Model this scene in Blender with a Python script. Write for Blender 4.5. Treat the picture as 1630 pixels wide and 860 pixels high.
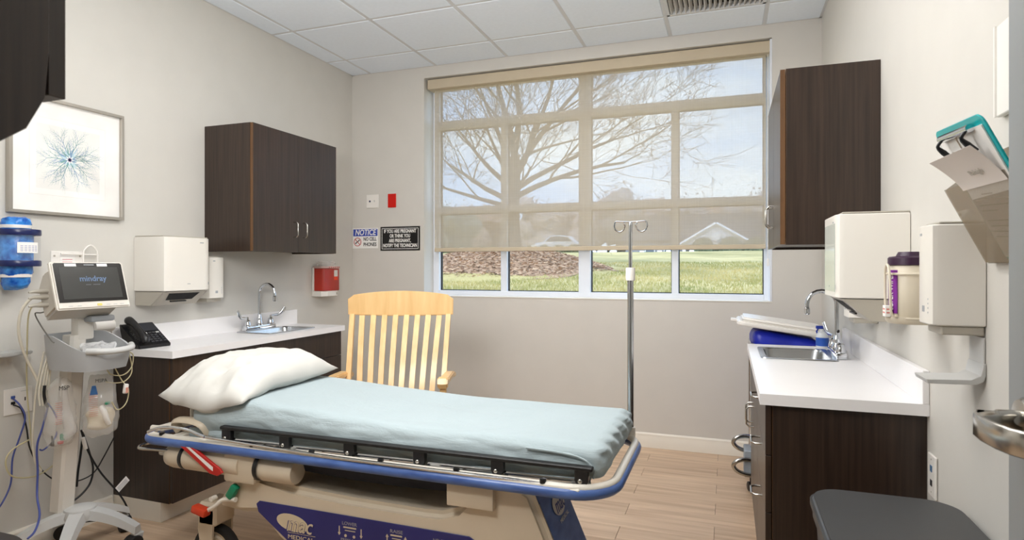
import bpy, bmesh, math, random
from mathutils import Vector, Matrix, noise
random.seed(7)
PI = math.pi
C = bpy.context.scene.collection
for o in list(bpy.data.objects): bpy.data.objects.remove(o)

# ---------------- camera ----------------
YAW = 0.343; H = 1.28; FPX = 962.0
cam_d = bpy.data.cameras.new('camera'); cam = bpy.data.objects.new('camera', cam_d); C.objects.link(cam)
cam.location = (0, 0, H); cam.rotation_euler = (PI/2, 0, YAW)
cam_d.sensor_width = 36.0; cam_d.lens = FPX*36/1630; cam_d.shift_y = -5/1630
cam_d.clip_start = 0.02; cam_d.clip_end = 400
cam_d.dof.use_dof = True; cam_d.dof.focus_distance = 3.0; cam_d.dof.aperture_fstop = 8.0
sc = bpy.context.scene; sc.camera = cam
# ---------------- view ----------------
vs = sc.view_settings
vs.view_transform = 'Standard'; vs.look = 'None'; vs.exposure = 1.1; vs.gamma = 1.0
try: vs.use_curve_mapping = False
except Exception: pass
sc.cycles.use_denoising = True
sc.cycles.max_bounces = 10; sc.cycles.diffuse_bounces = 5; sc.cycles.glossy_bounces = 4
sc.cycles.transmission_bounces = 6; sc.cycles.transparent_max_bounces = 16
sc.cycles.caustics_reflective = False; sc.cycles.caustics_refractive = False
sc.cycles.sample_clamp_indirect = 4.0
# ---------------- sky ----------------
w = bpy.data.worlds.new('sky'); sc.world = w; w.use_nodes = True
nt = w.node_tree; nt.nodes.clear()
def N(nt, t, **k):
    n = nt.nodes.new(t)
    for a, b in k.items(): setattr(n, a, b)
    return n
out = N(nt, 'ShaderNodeOutputWorld'); bg = N(nt, 'ShaderNodeBackground')
tc = N(nt, 'ShaderNodeTexCoord'); sep = N(nt, 'ShaderNodeSeparateXYZ')
mp = N(nt, 'ShaderNodeMapping'); mp.inputs['Scale'].default_value = (2.2, 2.2, 7)
nz = N(nt, 'ShaderNodeTexNoise'); nz.inputs['Scale'].default_value = 1.6; nz.inputs['Detail'].default_value = 6
r1 = N(nt, 'ShaderNodeValToRGB'); r1.color_ramp.elements[0].color = (.48, .70, 1.0, 1); r1.color_ramp.elements[1].color = (.22, .42, .85, 1)
r1.color_ramp.elements[0].position = 0.0; r1.color_ramp.elements[1].position = 0.8
r2 = N(nt, 'ShaderNodeValToRGB'); r2.color_ramp.elements[0].position = .40; r2.color_ramp.elements[1].position = .64
mx = N(nt, 'ShaderNodeMixRGB'); mx.inputs[2].default_value = (.70, .86, 1.0, 1)
L = nt.links
L.new(tc.outputs['Generated'], sep.inputs[0]); L.new(sep.outputs[2], r1.inputs[0])
L.new(tc.outputs['Generated'], mp.inputs[0]); L.new(mp.outputs[0], nz.inputs['Vector']); L.new(nz.outputs[0], r2.inputs[0])
L.new(r1.outputs[0], mx.inputs[1]); L.new(r2.outputs[0], mx.inputs[0]); L.new(mx.outputs[0], bg.inputs[0]); L.new(bg.outputs[0], out.inputs[0])
bg.inputs[1].default_value = 1.45
# ---------------- sun (from behind the building, never enters the room) ----------------
sd = bpy.data.lights.new('sun', 'SUN'); so = bpy.data.objects.new('sun', sd); C.objects.link(so)
sd.energy = .9; sd.angle = 0.03; sd.color = (1, .95, .86); so.rotation_euler = (math.radians(50), 0, math.radians(-25))
LAMP = 7.2      # radiance of the ceiling troffers (built further down)

# unseen fill lamp, added left of the doorway and aimed up to brighten the ceiling
ad = bpy.data.lights.new('added_ceiling_fill', 'AREA'); ao = bpy.data.objects.new('added_ceiling_fill', ad); C.objects.link(ao)
ad.shape = 'DISK'; ad.size = .7; ad.energy = 21; ad.color = (1, .985, .965)
ao.location = (-1.15, .8, 1.9); ao.rotation_euler = (Vector((-1.2, 3.3, 2.9))-Vector(ao.location)).to_track_quat('-Z', 'Y').to_euler()

# ---------------- helpers ----------------
def lin(c):
    def f(v):
        v /= 255
        return v/12.92 if v <= .04045 else ((v+.055)/1.055)**2.4
    return tuple(f(v) for v in c)+(1,)
def mat(name, rgb, rough=.5, metal=0, var=.06, scale=(6, 6, 6), bump=0, bscale=60, coat=0, spec=None, trans=0, rgb2=None, detail=3, perobj=0, aniso=None):
    m = bpy.data.materials.new(name); m.use_nodes = True; nt = m.node_tree; L = nt.links
    b = nt.nodes['Principled BSDF']; base = lin(rgb)
    b.inputs['Roughness'].default_value = rough; b.inputs['Metallic'].default_value = metal
    if coat: b.inputs['Coat Weight'].default_value = coat; b.inputs['Coat Roughness'].default_value = .15
    if spec is not None: b.inputs['Specular IOR Level'].default_value = spec
    tc = N(nt, 'ShaderNodeTexCoord'); mp = N(nt, 'ShaderNodeMapping'); mp.inputs['Scale'].default_value = scale
    L.new(tc.outputs['Object'], mp.inputs[0])
    vec = mp.outputs[0]
    if perobj:
        oi = N(nt, 'ShaderNodeObjectInfo'); ad = N(nt, 'ShaderNodeVectorMath', operation='SCALE')
        cx = N(nt, 'ShaderNodeCombineXYZ')
        for i in range(3): L.new(oi.outputs['Random'], cx.inputs[i])
        ad.inputs['Scale'].default_value = 83.0; L.new(cx.outputs[0], ad.inputs[0])
        a2 = N(nt, 'ShaderNodeVectorMath', operation='ADD'); L.new(vec, a2.inputs[0]); L.new(ad.outputs[0], a2.inputs[1]); vec = a2.outputs[0]
    nz = N(nt, 'ShaderNodeTexNoise'); nz.inputs['Scale'].default_value = 1; nz.inputs['Detail'].default_value = detail
    L.new(vec, nz.inputs['Vector'])
    rp = N(nt, 'ShaderNodeValToRGB')
    a = base; c2 = lin(rgb2) if rgb2 else None
    rp.color_ramp.elements[0].position = .3; rp.color_ramp.elements[1].position = .7
    rp.color_ramp.elements[0].color = tuple(v*(1-var) for v in a[:3])+(1,)
    rp.color_ramp.elements[1].color = c2 if c2 else tuple(min(1, v*(1+var)) for v in a[:3])+(1,)
    L.new(nz.outputs[0], rp.inputs[0]); col = rp.outputs[0]
    if perobj:
        hv = N(nt, 'ShaderNodeHueSaturation'); mr = N(nt, 'ShaderNodeMapRange')
        mr.inputs['To Min'].default_value = 1-perobj; mr.inputs['To Max'].default_value = 1+perobj
        L.new(oi.outputs['Random'], mr.inputs['Value']); L.new(mr.outputs[0], hv.inputs['Value']); L.new(col, hv.inputs['Color']); col = hv.outputs[0]
    L.new(col, b.inputs['Base Color'])
    if bump:
        n2 = N(nt, 'ShaderNodeTexNoise'); n2.inputs['Scale'].default_value = bscale; n2.inputs['Detail'].default_value = 4
        L.new(tc.outputs['Object'], n2.inputs['Vector'])
        bp = N(nt, 'ShaderNodeBump'); bp.inputs['Strength'].default_value = bump; bp.inputs['Distance'].default_value = .004
        L.new(n2.outputs[0], bp.inputs['Height']); L.new(bp.outputs[0], b.inputs['Normal'])
    return m
def clear(name, rgb, opacity, rough=.1, trl=.0):
    """thin see-through sheet: transparent + glossy + a little diffuse / translucent"""
    m = bpy.data.materials.new(name); m.use_nodes = True; nt = m.node_tree; nt.nodes.clear(); L = nt.links
    out = N(nt, 'ShaderNodeOutputMaterial'); t = N(nt, 'ShaderNodeBsdfTransparent')
    p = N(nt, 'ShaderNodeBsdfPrincipled'); p.inputs['Base Color'].default_value = lin(rgb); p.inputs['Roughness'].default_value = rough
    nz = N(nt, 'ShaderNodeTexNoise'); nz.inputs['Scale'].default_value = 40; mr = N(nt, 'ShaderNodeMapRange')
    mr.inputs['To Min'].default_value = opacity*.85; mr.inputs['To Max'].default_value = min(1, opacity*1.15)
    L.new(nz.outputs[0], mr.inputs['Value'])
    mx = N(nt, 'ShaderNodeMixShader'); L.new(mr.outputs[0], mx.inputs[0]); L.new(t.outputs[0], mx.inputs[1])
    src = p.outputs[0]
    if trl:
        d = N(nt, 'ShaderNodeBsdfTranslucent'); d.inputs[0].default_value = lin(rgb)
        m2 = N(nt, 'ShaderNodeMixShader'); m2.inputs[0].default_value = trl
        L.new(p.outputs[0], m2.inputs[1]); L.new(d.outputs[0], m2.inputs[2]); src = m2.outputs[0]
    L.new(src, mx.inputs[2]); L.new(mx.outputs[0], out.inputs[0])
    return m
def glow(name, rgb, s):
    m = bpy.data.materials.new(name); m.use_nodes = True; b = m.node_tree.nodes['Principled BSDF']
    b.inputs['Base Color'].default_value = (.8, .8, .8, 1); b.inputs['Emission Color'].default_value = tuple(rgb)+(1,); b.inputs['Emission Strength'].default_value = s
    return m

class MB:
    def __init__(s): s.v = []; s.f = []; s.t = Matrix()
    def add(s, vs, fs, m=None):
        k = len(s.v); mm = s.t @ m if m is not None else s.t
        s.v += [tuple(mm @ Vector(p)) for p in vs]; s.f += [tuple(i+k for i in f) for f in fs]; return s
    def box(s, x0, x1, y0, y1, z0, z1, bev=0, seg=1, m=None, side=None):
        if not bev:
            vs = [(x, y, z) for x in (x0, x1) for y in (y0, y1) for z in (z0, z1)]
            fs = [(0, 1, 3, 2), (4, 6, 7, 5), (0, 4, 5, 1), (2, 3, 7, 6), (0, 2, 6, 4), (1, 5, 7, 3)]
            return s.add(vs, fs, m)
        bm = bmesh.new(); bmesh.ops.create_cube(bm, size=1)
        for v in bm.verts: v.co = Vector(((x0+x1)/2+v.co.x*(x1-x0), (y0+y1)/2+v.co.y*(y1-y0), (z0+z1)/2+v.co.z*(z1-z0)))
        es = list(bm.edges)
        if side is not None: es = [e for e in es if abs((e.verts[0].co-e.verts[1].co).normalized()[side]) > .9]
        bmesh.ops.bevel(bm, geom=es, offset=bev, segments=seg, affect='EDGES', profile=.5)
        s.frombm(bm, m); return s
    def frombm(s, bm, m=None):
        bm.verts.index_update(); s.add([tuple(v.co) for v in bm.verts], [tuple(v.index for v in f.verts) for f in bm.faces], m); bm.free()
    def soft(s, x0, x1, y0, y1, z0, z1, r, n=(10, 10, 4), fn=None, m=None):
        """rounded box on a fine grid, optional displacement fn(Vector)->Vector"""
        c = Vector(((x0+x1)/2, (y0+y1)/2, (z0+z1)/2)); hs = Vector(((x1-x0)/2, (y1-y0)/2, (z1-z0)/2)); inn = hs-Vector((r, r, r))
        idx = {}; vs = []; fs = []
        def vid(i, j, k):
            key = (i, j, k)
            if key in idx: return idx[key]
            def co(a, nn, hh):   # denser towards the rounded border
                t = a/nn*2-1; return hh*math.sin(t*PI/2)*.35+hh*t*.65
            p = Vector((co(i, n[0], hs.x), co(j, n[1], hs.y), co(k, n[2], hs.z)))
            q = Vector([max(-inn[a], min(inn[a], p[a])) for a in range(3)]); d = p-q
            if d.length > 1e-9: p = q+d.normalized()*r
            p = p+c
            if fn: p = fn(p)
            idx[key] = len(vs); vs.append(tuple(p)); return idx[key]
        for a, b, c3 in ((0, 1, 2), (1, 2, 0), (2, 0, 1)):
            for e in (0, n[c3]):
                for i in range(n[a]):
                    for j in range(n[b]):
                        q = []
                        for di, dj in ((0, 0), (1, 0), (1, 1), (0, 1)):
                            key = [0, 0, 0]; key[a] = i+di; key[b] = j+dj; key[c3] = e; q.append(vid(*key))
                        fs.append(tuple(q if e else q[::-1]))
        return s.add(vs, fs, m)
    def tube(s, pts, r, seg=8, smooth=0, closed=False, sx=1.0, cap=True, m=None):
        P = [Vector(p) for p in pts]
        R = r if isinstance(r, (list, tuple)) else [r]*len(P)
        if smooth:
            Q = []; RR = []; n = len(P)
            rng = range(n) if closed else range(n-1)
            for i in rng:
                g = (lambda k: P[k % n]) if closed else (lambda k: P[max(0, min(n-1, k))])
                p0, p1, p2, p3 = g(i-1), g(i), g(i+1), g(i+2)
                for k in range(smooth):
                    t = k/smooth
                    Q.append(.5*((2*p1)+(p2-p0)*t+(2*p0-5*p1+4*p2-p3)*t*t+(3*p1-p0-3*p2+p3)*t**3))
                    RR.append(R[i % n]*(1-t)+R[(i+1) % n]*t)
            if not closed: Q.append(P[-1]); RR.append(R[-1])
            P, R = Q, RR
        n = len(P); vs = []; fs = []; nrm = None
        for i in range(n):
            if closed: d = (P[(i+1) % n]-P[i-1])
            else: d = P[min(n-1, i+1)]-P[max(0, i-1)]
            if d.length < 1e-9: d = Vector((0, 0, 1))
            d.normalize()
            if nrm is None:
                nrm = Vector((0, 0, 1)) if abs(d.z) < .9 else Vector((1, 0, 0))
            nrm = (nrm-d*nrm.dot(d))
            if nrm.length < 1e-6: nrm = d.orthogonal()
            nrm.normalize(); bn = d.cross(nrm)
            for k in range(seg):
                a = 2*PI*k/seg; vs.append(tuple(P[i]+(nrm*math.cos(a)+bn*math.sin(a)*sx)*R[i]))
        for i in range(n if closed else n-1):
            for k in range(seg):
                a, b = i*seg+k, i*seg+(k+1) % seg; c, d2 = ((i+1) % n)*seg+(k+1) % seg, ((i+1) % n)*seg+k
                fs.append((a, d2, c, b))
        if cap and not closed: fs.append(tuple(range(seg))); fs.append(tuple(reversed(range((n-1)*seg, n*seg))))
        return s.add(vs, fs, m)
    def lathe(s, prof, seg=20, m=None, cap=True):
        vs = []; fs = []
        for (r, z) in prof:
            for k in range(seg): a = 2*PI*k/seg; vs.append((r*math.cos(a), r*math.sin(a), z))
        for i in range(len(prof)-1):
            for k in range(seg): fs.append((i*seg+k, i*seg+(k+1) % seg, (i+1)*seg+(k+1) % seg, (i+1)*seg+k))
        if cap: fs.append(tuple(reversed(range(seg)))); fs.append(tuple(range((len(prof)-1)*seg, len(prof)*seg)))
        return s.add(vs, fs, m)
    def prism(s, pts, d0, d1, axis='y', bev=0, seg=1, m=None):
        """2-D outline extruded along axis. y: pts=(x,z); x: pts=(y,z); z: pts=(x,y)"""
        bm = bmesh.new()
        def P(p, d): return {'y': (p[0], d, p[1]), 'x': (d, p[0], p[1]), 'z': (p[0], p[1], d)}[axis]
        a = [bm.verts.new(P(p, d0)) for p in pts]; b = [bm.verts.new(P(p, d1)) for p in pts]; n = len(pts)
        e0 = bm.faces.new(a); e1 = bm.faces.new(b[::-1])
        for i in range(n): bm.faces.new((a[i], b[i], b[(i+1) % n], a[(i+1) % n]))
        bmesh.ops.recalc_face_normals(bm, faces=bm.faces)
        if bev: bmesh.ops.bevel(bm, geom=list(set(list(e0.edges)+list(e1.edges))), offset=bev, segments=seg, affect='EDGES')
        s.frombm(bm, m); return s
    def grid(s, nx, ny, fn, m=None, thick=0):
        vs = [tuple(fn(i/nx, j/ny)) for i in range(nx+1) for j in range(ny+1)]
        fs = [(i*(ny+1)+j, (i+1)*(ny+1)+j, (i+1)*(ny+1)+j+1, i*(ny+1)+j+1) for i in range(nx) for j in range(ny)]
        if not thick: return s.add(vs, fs, m)
        bm = bmesh.new(); V = [bm.verts.new(v) for v in vs]
        for f in fs: bm.faces.new([V[i] for i in f])
        bm.normal_update(); bmesh.ops.solidify(bm, geom=list(bm.faces), thickness=thick); s.frombm(bm, m); return s

def T(x=0, y=0, z=0): return Matrix.Translation((x, y, z))
def R(a, ax='Z'): return Matrix.Rotation(a, 4, ax)
def label(o, lab=None, cat=None, group=None, kind=None):
    if lab: o['label'] = lab
    if cat: o['category'] = cat
    if group: o['group'] = group
    if kind: o['kind'] = kind
    return o
def thing(name, lab, cat, loc=(0, 0, 0), rz=0, group=None):
    o = bpy.data.objects.new(name, None); C.objects.link(o); o.empty_display_size = .05
    o.location = loc; o.rotation_euler = (0, 0, rz); return label(o, lab, cat, group)
def obj(name, mb, m, parent=None, smooth=40, lab=None, kind=None, loc=None, cat=None, group=None):
    me = bpy.data.meshes.new(name); me.from_pydata(mb.v, [], mb.f)
    bm = bmesh.new(); bm.from_mesh(me); bmesh.ops.recalc_face_normals(bm, faces=bm.faces); bm.to_mesh(me); bm.free()
    me.materials.append(m)
    if smooth:
        me.shade_smooth(); me.set_sharp_from_angle(angle=math.radians(smooth))
    o = bpy.data.objects.new(name, me); C.objects.link(o)
    if parent: o.parent = parent
    if loc: o.location = loc
    return label(o, lab, cat, group, kind)
def struct(name, mb, m, parent=None, smooth=0):
    o = obj(name, mb, m, parent, smooth)
    if parent is None: o['kind'] = 'structure'
    return o
def dup(o, parent=None, loc=None, rz=None, lab=None, group=None):
    c = o.copy(); C.objects.link(c); c.parent = parent
    if loc is not None: c.location = loc
    if rz is not None: c.rotation_euler = (0, 0, rz)
    if lab: c['label'] = lab
    if group: c['group'] = group
    for ch in list(o.children): dup(ch, c)
    return c
_tx = {}
def text(mb, s, size, m, align='CENTER', depth=.0006, bold=0, shear=0, width=None, sx=1):
    """flat lettering: local x along the line, y up, z out; m places it"""
    key = (s, size, align, bold, shear, width)
    if key not in _tx:
        cu = bpy.data.curves.new('lettering', 'FONT'); cu.body = s; cu.size = size; cu.align_x = align; cu.align_y = 'CENTER'
        cu.extrude = depth; cu.offset = bold; cu.shear = shear; cu.resolution_u = 3
        o = bpy.data.objects.new('lettering', cu); C.objects.link(o)
        dg = bpy.context.evaluated_depsgraph_get(); me = bpy.data.meshes.new_from_object(o.evaluated_get(dg))
        V = [tuple(v.co) for v in me.vertices]; F = [tuple(p.vertices) for p in me.polygons]
        if width and V:
            xs = [v[0] for v in V]; k = width/(max(xs)-min(xs)); V = [(v[0]*k, v[1], v[2]) for v in V]
        _tx[key] = (V, F); bpy.data.objects.remove(o); bpy.data.curves.remove(cu)
    mb.add(_tx[key][0], _tx[key][1], m)
# placement frames for lettering: x right, y up, z out of the surface
def face_to(loc, right, out):
    r = Vector(right).normalized(); n = Vector(out).normalized(); u = n.cross(r)
    return Matrix(((r.x, u.x, n.x, loc[0]), (r.y, u.y, n.y, loc[1]), (r.z, u.z, n.z, loc[2]), (0, 0, 0, 1)))
def at(x, y, X=None, Y=None, Z=None):
    """world point on the plane X=, Y= or Z= seen at photo pixel (x, y) - used to survey the room"""
    c, s = math.cos(YAW), math.sin(YAW); u = (x-815)/FPX; d = Vector((-s+u*c, c+u*s, -(y-425)/FPX))
    t = X/d.x if X is not None else (Y/d.y if Y is not None else (Z-H)/d.z)
    return Vector((0, 0, H))+d*t

# ---------------- materials ----------------
M = {}
M['wall'] = mat('wall_paint', (208, 205, 198), .6, var=.015, bump=.05, bscale=300)
M['wall_back'] = mat('wall_paint_grey', (208, 204, 197), .6, var=.015, bump=.05, bscale=300)
M['tile'] = mat('ceiling_tile', (234, 242, 252), .9, var=.015, scale=(40, 40, 40), bump=.25, bscale=220)
M['rail'] = mat('ceiling_rail', (210, 212, 215), .5, var=.02)
M['plank'] = mat('vinyl_plank', (192, 160, 130), .36, var=.16, scale=(1.6, 26, 8), bump=.05, bscale=90, rgb2=(212, 186, 158), detail=6, perobj=.07)
M['sub'] = mat('sub_floor', (80, 62, 48), .8)
M['base'] = mat('baseboard_paint', (232, 226, 214), .4, var=.02)
M['lam'] = mat('dark_wood_laminate', (48, 35, 27), .33, var=.35, scale=(90, 90, 2.2), rgb2=(59, 44, 35), detail=4)
M['lam_edge'] = mat('laminate_edge_band', (96, 66, 38), .4, var=.2, scale=(60, 60, 3))
M['top'] = mat('white_worktop_laminate', (238, 236, 236), .3, var=.012)
M['white'] = mat('white_plastic', (236, 232, 226), .35, var=.012)
M['cream'] = mat('cream_plastic', (222, 212, 192), .42, var=.03)
M['offwhite'] = mat('dispenser_plastic', (230, 226, 218), .32, var=.01)
M['dgrey'] = mat('dispenser_grey', (176, 170, 158), .4, var=.02)
M['chrome'] = mat('polished_chrome', (215, 218, 222), .08, 1, var=.02)
M['nickel'] = mat('satin_nickel', (190, 186, 178), .25, 1, var=.03)
M['steel'] = mat('brushed_steel', (186, 188, 190), .22, 1, var=.06, scale=(4, 120, 4))
M['black'] = mat('black_plastic', (22, 22, 24), .35, var=.1)
M['rubber'] = mat('black_rubber', (28, 27, 27), .7, var=.1)
M['dark'] = mat('dark_void', (12, 12, 13), .8, var=.1)
M['grey'] = mat('mid_grey_plastic', (160, 164, 168), .4, var=.03)
M['lgrey'] = mat('pale_grey_plastic', (196, 196, 194), .4, var=.02)
M['alu'] = mat('window_frame_paint', (226, 230, 238), .35, var=.01)
M['glass'] = clear('window_glass', (200, 220, 220), .05, .02)
M['paper'] = mat('paper', (240, 238, 234), .7, var=.02)
M['red'] = mat('red_plastic', (186, 28, 20), .4, var=.06)
M['navy'] = mat('navy_plastic', (22, 30, 92), .35, var=.1)
M['ink'] = mat('black_ink', (20, 20, 22), .6, var=.05)
M['green'] = mat('green_plastic', (14, 128, 92), .4, var=.08)
# ================= THE ROOM =================
XL, XR, YB, YF, ZC = -3.0, .574, 4.37, .20, 2.9
# floor: sub floor and planks (0.152 x 0.914 m), half-lapped
fl = struct('floor', MB().box(XL-.1, 1.3, -1.6, 4.6, -.08, -.0045), M['sub'])
pk = None; j = 0
y = YB-.012
row = 0
while y > -1.5:
    off = (-.062 if row % 2 == 0 else -.50)
    x = off-.914*5
    while x < 1.2:
        a, b = max(x, XL), min(x+.914, XR if y > YF else 1.2)
        if b-a > .03 and b > a:
            full = abs((b-a)-.914) < 1e-6
            if full and pk:
                o = dup(pk, fl, (x, y, 0))
            else:
                o = obj('plank', MB().box(.0008, b-a-.0008, -.1521, -.0003, -.006, 0, .0007), M['plank'], fl, 0, loc=(a, y, 0))
                if full: pk = o
        x += .914
    y -= .1524; row += 1
# ceiling: T-bar grid with tiles, columns and rows read off the photo
X0 = -2.8175; T_ = .6096; YR = 4.016
ce = struct('ceiling', MB().box(XL-.1, 1.3, -1.6, 4.6, ZC+.13, ZC+.2), M['sub'])
cols = [XL]+[X0+i*T_ for i in range(6)]+[XR]
rows = [YB]+[YR-i*T_ for i in range(7)]+[YF]
troff = {(3, 4), (4, 4), (3, 5), (4, 5), (1, 4), (2, 4)}     # cells under a light panel
VENT = (5, 1)
TROFF_CELLS = [(4, 2), (3, 3), (4, 4), (3, 6)]
tl = None
for i in range(len(cols)-1):
    for k in range(len(rows)-1):
        if (i, k) == VENT or (i, k) in TROFF_CELLS: continue
        a, b = cols[i]+.012, cols[i+1]-.012; c, d = rows[k+1]+.012, rows[k]-.012
        wdt, dep = b-a, d-c
        full = abs(wdt-(T_-.024)) < 1e-6 and abs(dep-(T_-.024)) < 1e-6
        if full and tl: dup(tl, ce, ((a+b)/2, (c+d)/2, ZC))
        else:
            o = obj('ceiling_tile', MB().box(-wdt/2, wdt/2, -dep/2, dep/2, -.004, .012, .004), M['tile'], ce, 0, loc=((a+b)/2, (c+d)/2, ZC))
            if full: tl = o
for x in cols[1:-1]: obj('grid_rail', MB().box(x-.012, x+.012, YF, YB, ZC-.001, ZC+.03), M['rail'], ce, 0)
for yy in rows[1:-1]: obj('grid_rail', MB().box(XL, XR, yy-.012, yy+.012, ZC-.0012, ZC+.028), M['rail'], ce, 0)
for bx in ((XL, XL+.018, YF, YB), (XR-.018, XR, YF, YB), (XL, XR, YB-.018, YB), (XL, XR, YF, YF+.018)):
    obj('wall_angle', MB().box(*bx, ZC-.002, ZC+.03), M['rail'], ce, 0)
# walls
struct('wall_left', MB().box(XL-.12, XL, YF-.12, YB+.2, -.02, ZC+.14), M['wall'])
struct('wall_right', MB().box(XR, XR+.12, YF-.12, YB+.2, -.02, ZC+.14), M['wall'])
WX0, WX1, WZ0, WZ1 = -2.317, .276, 1.045, 2.808
wb = MB(); B1 = YB+.2
wb.box(XL, WX0, YB, B1, -.02, ZC+.14); wb.box(WX1, XR, YB, B1, -.02, ZC+.14)
wb.box(WX0, WX1, YB, B1, -.02, WZ0); wb.box(WX0, WX1, YB, B1, WZ1, ZC+.14)
struct('wall_back', wb, M['wall_back'])
wf = MB(); wf.box(XL, -.52, YF-.12, YF, 0, ZC+.14); wf.box(.46, XR, YF-.12, YF, 0, ZC+.14); wf.box(-.52, .46, YF-.12, YF, 2.13, ZC+.14)
struct('wall_front', wf, M['wall'])
hw = MB(); hw.box(-3.1, 1.3, -1.7, -1.6, 0, ZC+.14); hw.box(-3.12, -3.02, -1.7, YF-.12, 0, ZC+.14); hw.box(1.3, 1.4, -1.7, YF, 0, ZC+.14); hw.box(XR+.12, 1.3, YF-.12, YF, 0, ZC+.14)
struct('wall_corridor', hw, M['wall'])
struct('trim_3', MB().box(-1.9, .9, -1.5, .06, ZC+.0, ZC+.1), M['tile'])   # corridor ceiling panel
# baseboards (profiled: thick foot, thinner moulded top)
bprof = [(0, 0), (.016, 0), (.016, .062), (.011, .074), (.011, .092), (.005, .102), (0, .102)]
def bb(name, path):
    (xa, ya), (xb, yb) = path; d = Vector((xb-xa, yb-ya, 0)); ln = d.length; ang = math.atan2(d.y, d.x)
    mb = MB(); mb.t = T(xa, ya, 0) @ R(ang)
    mb.prism([(p[0], p[1]) for p in bprof], 0, ln, 'x')
    struct(name, mb, M['base'], smooth=30)
bb('baseboard_back', ((XR, YB), (XL, YB)))
bb('baseboard_left', ((XL, 2.245), (XL, YF)))
bb('baseboard_right', ((XR, YF), (XR, 2.155)))
# window: frame, mullions, panes, gaskets, sill trim
win = struct('window_1', MB().box(WX0+.001, WX1-.001, YB+.168, YB+.195, WZ0+.001, WZ0+.012), M['alu'])
FY0, FY1, GY = 4.53, 4.575, 4.583
def bar(name, x0, x1, z0, z1, y0=FY0): return obj(name, MB().box(x0, x1, y0, FY1+.02, z0, z1, .003), M['alu'], win, 0)
bar('jamb', WX0, -2.262, WZ0, WZ1); bar('jamb', .235, WX1, WZ0, WZ1)
bar('mullion', -1.076, -.985, WZ0, WZ1, FY0-.002)
bar('mullion', -1.714, -1.662, WZ0, 2.43, FY0+.0015); bar('mullion', -.385, -.338, WZ0, 2.43, FY0+.0015)
bar('head_rail', -2.262, .235, 2.755, WZ1); bar('bottom_rail', -2.262, .235, WZ0, 1.086)
bar('transom', -2.262, -1.076, 2.42, 2.488); bar('transom', -.985, .235, 2.42, 2.488)
bar('transom', -2.262, -1.076, 1.717, 1.772); bar('transom', -.985, .235, 1.717, 1.772)
vx = [(-2.262, -1.714), (-1.662, -1.076), (-.985, -.385), (-.338, .235)]
cells = [(a, b, z0, z1) for a, b in vx for z0, z1 in ((1.086, 1.717), (1.772, 2.42))]+[(-2.262, -1.076, 2.488, 2.755), (-.985, .235, 2.488, 2.755)]
for a, b, z0, z1 in cells:
    obj('pane', MB().box(a+.004, b-.004, GY, GY+.006, z0+.004, z1-.004), M['glass'], win, 0)
    g = MB(); t = .006
    for q in ((a, a+t, z0, z1), (b-t, b, z0, z1), (a, b, z0, z0+t), (a, b, z1-t, z1)): g.box(q[0], q[1], FY1-.01, GY+.008, q[2], q[3])
    obj('gasket', g, M['rubber'], win, 0)
obj('lip', MB().box(WX0-.004, WX1+.004, YB-.004, YB+.16, WZ0-.002, WZ0+.004), M['base'], win, 0)
obj('reveal_lining', MB().box(WX1-.012, WX1+.001, YB-.003, FY0, WZ0, WZ1-.01), M['alu'], win, 0)
# door leaf standing open against the right wall, lever set
door = struct('door_1', MB().box(.436, .48, .24, 1.215, .008, 2.10, .002), mat('door_paint_grey', (150, 154, 155), .45, var=.02))
lz = 1.022
e = MB(); e.t = T(.436, 1.145, lz+.022) @ R(-PI/2, 'Y')
e.lathe([(.0, 0), (.034, 0), (.034, .004), (.03, .011), (.014, .012), (.013, .04)], 28)
obj('rose', e, M['nickel'], door)
# lever: neck, then a bowed blade returning towards the hinge side
lv = MB()
lv.tube([(.425, 1.145, lz+.022), (.39, 1.145, lz+.020), (.374, 1.143, lz+.016)], [.012, .0105, .011], 12)
cen = [(.385, 1.152), (.372, 1.148), (.364, 1.13), (.362, 1.10), (.366, 1.06), (.374, 1.03), (.386, 1.012), (.40, 1.006)]
pts = [(x-.004, yv) for x, yv in cen]+[(x+.004, yv) for x, yv in reversed(cen)]
lv.prism(pts, lz-.006, lz+.032, 'z', .003)
lv.prism([(.425, 1.135), (.425, 1.158), (.385, 1.156), (.371, 1.148), (.364, 1.13), (.362, 1.105), (.378, 1.112), (.395, 1.126)], lz+.004, lz+.031, 'z', .002)
obj('door_lever', lv, M['nickel'], door, 50)
# ceiling light troffers and air vent
gl = glow('troffer_diffuser', (1, .975, .945), LAMP)
tr0 = None
tlabs = ['white recessed ceiling light panel nearest the window wall', 'white recessed ceiling light panel above the middle of the stretcher',
         'white recessed ceiling light panel halfway between window and doorway', 'white recessed ceiling light panel nearest the doorway']
for q, (i, k) in enumerate(TROFF_CELLS):
    cx, cy = (cols[i]+cols[i+1])/2, (rows[k]+rows[k+1])/2
    if tr0 is None:
        tr0 = thing('ceiling_light', tlabs[0], 'light', (cx, cy, ZC), group='recessed ceiling light panels')
        f = MB(); h = .296
        for bx in ((-h, h, -h, -h+.03), (-h, h, h-.03, h), (-h, -h+.03, -h, h), (h-.03, h, -h, h)): f.box(*bx, -.006, .03)
        f.box(-h, h, -h, h, .03, .034); obj('frame', f, M['white'], tr0, 0)
        obj('diffuser', MB().box(-h+.028, h-.028, -h+.028, h-.028, .004, .010), gl, tr0, 0)
    else: dup(tr0, None, (cx, cy, ZC), lab=tlabs[q])
cx, cy = (cols[5]+cols[6])/2, (rows[1]+rows[2])/2
vt = thing('air_vent', 'white slatted air vent set in the ceiling grid near the right wall', 'vent', (cx, cy, ZC))
f = MB(); h = .296
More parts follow.
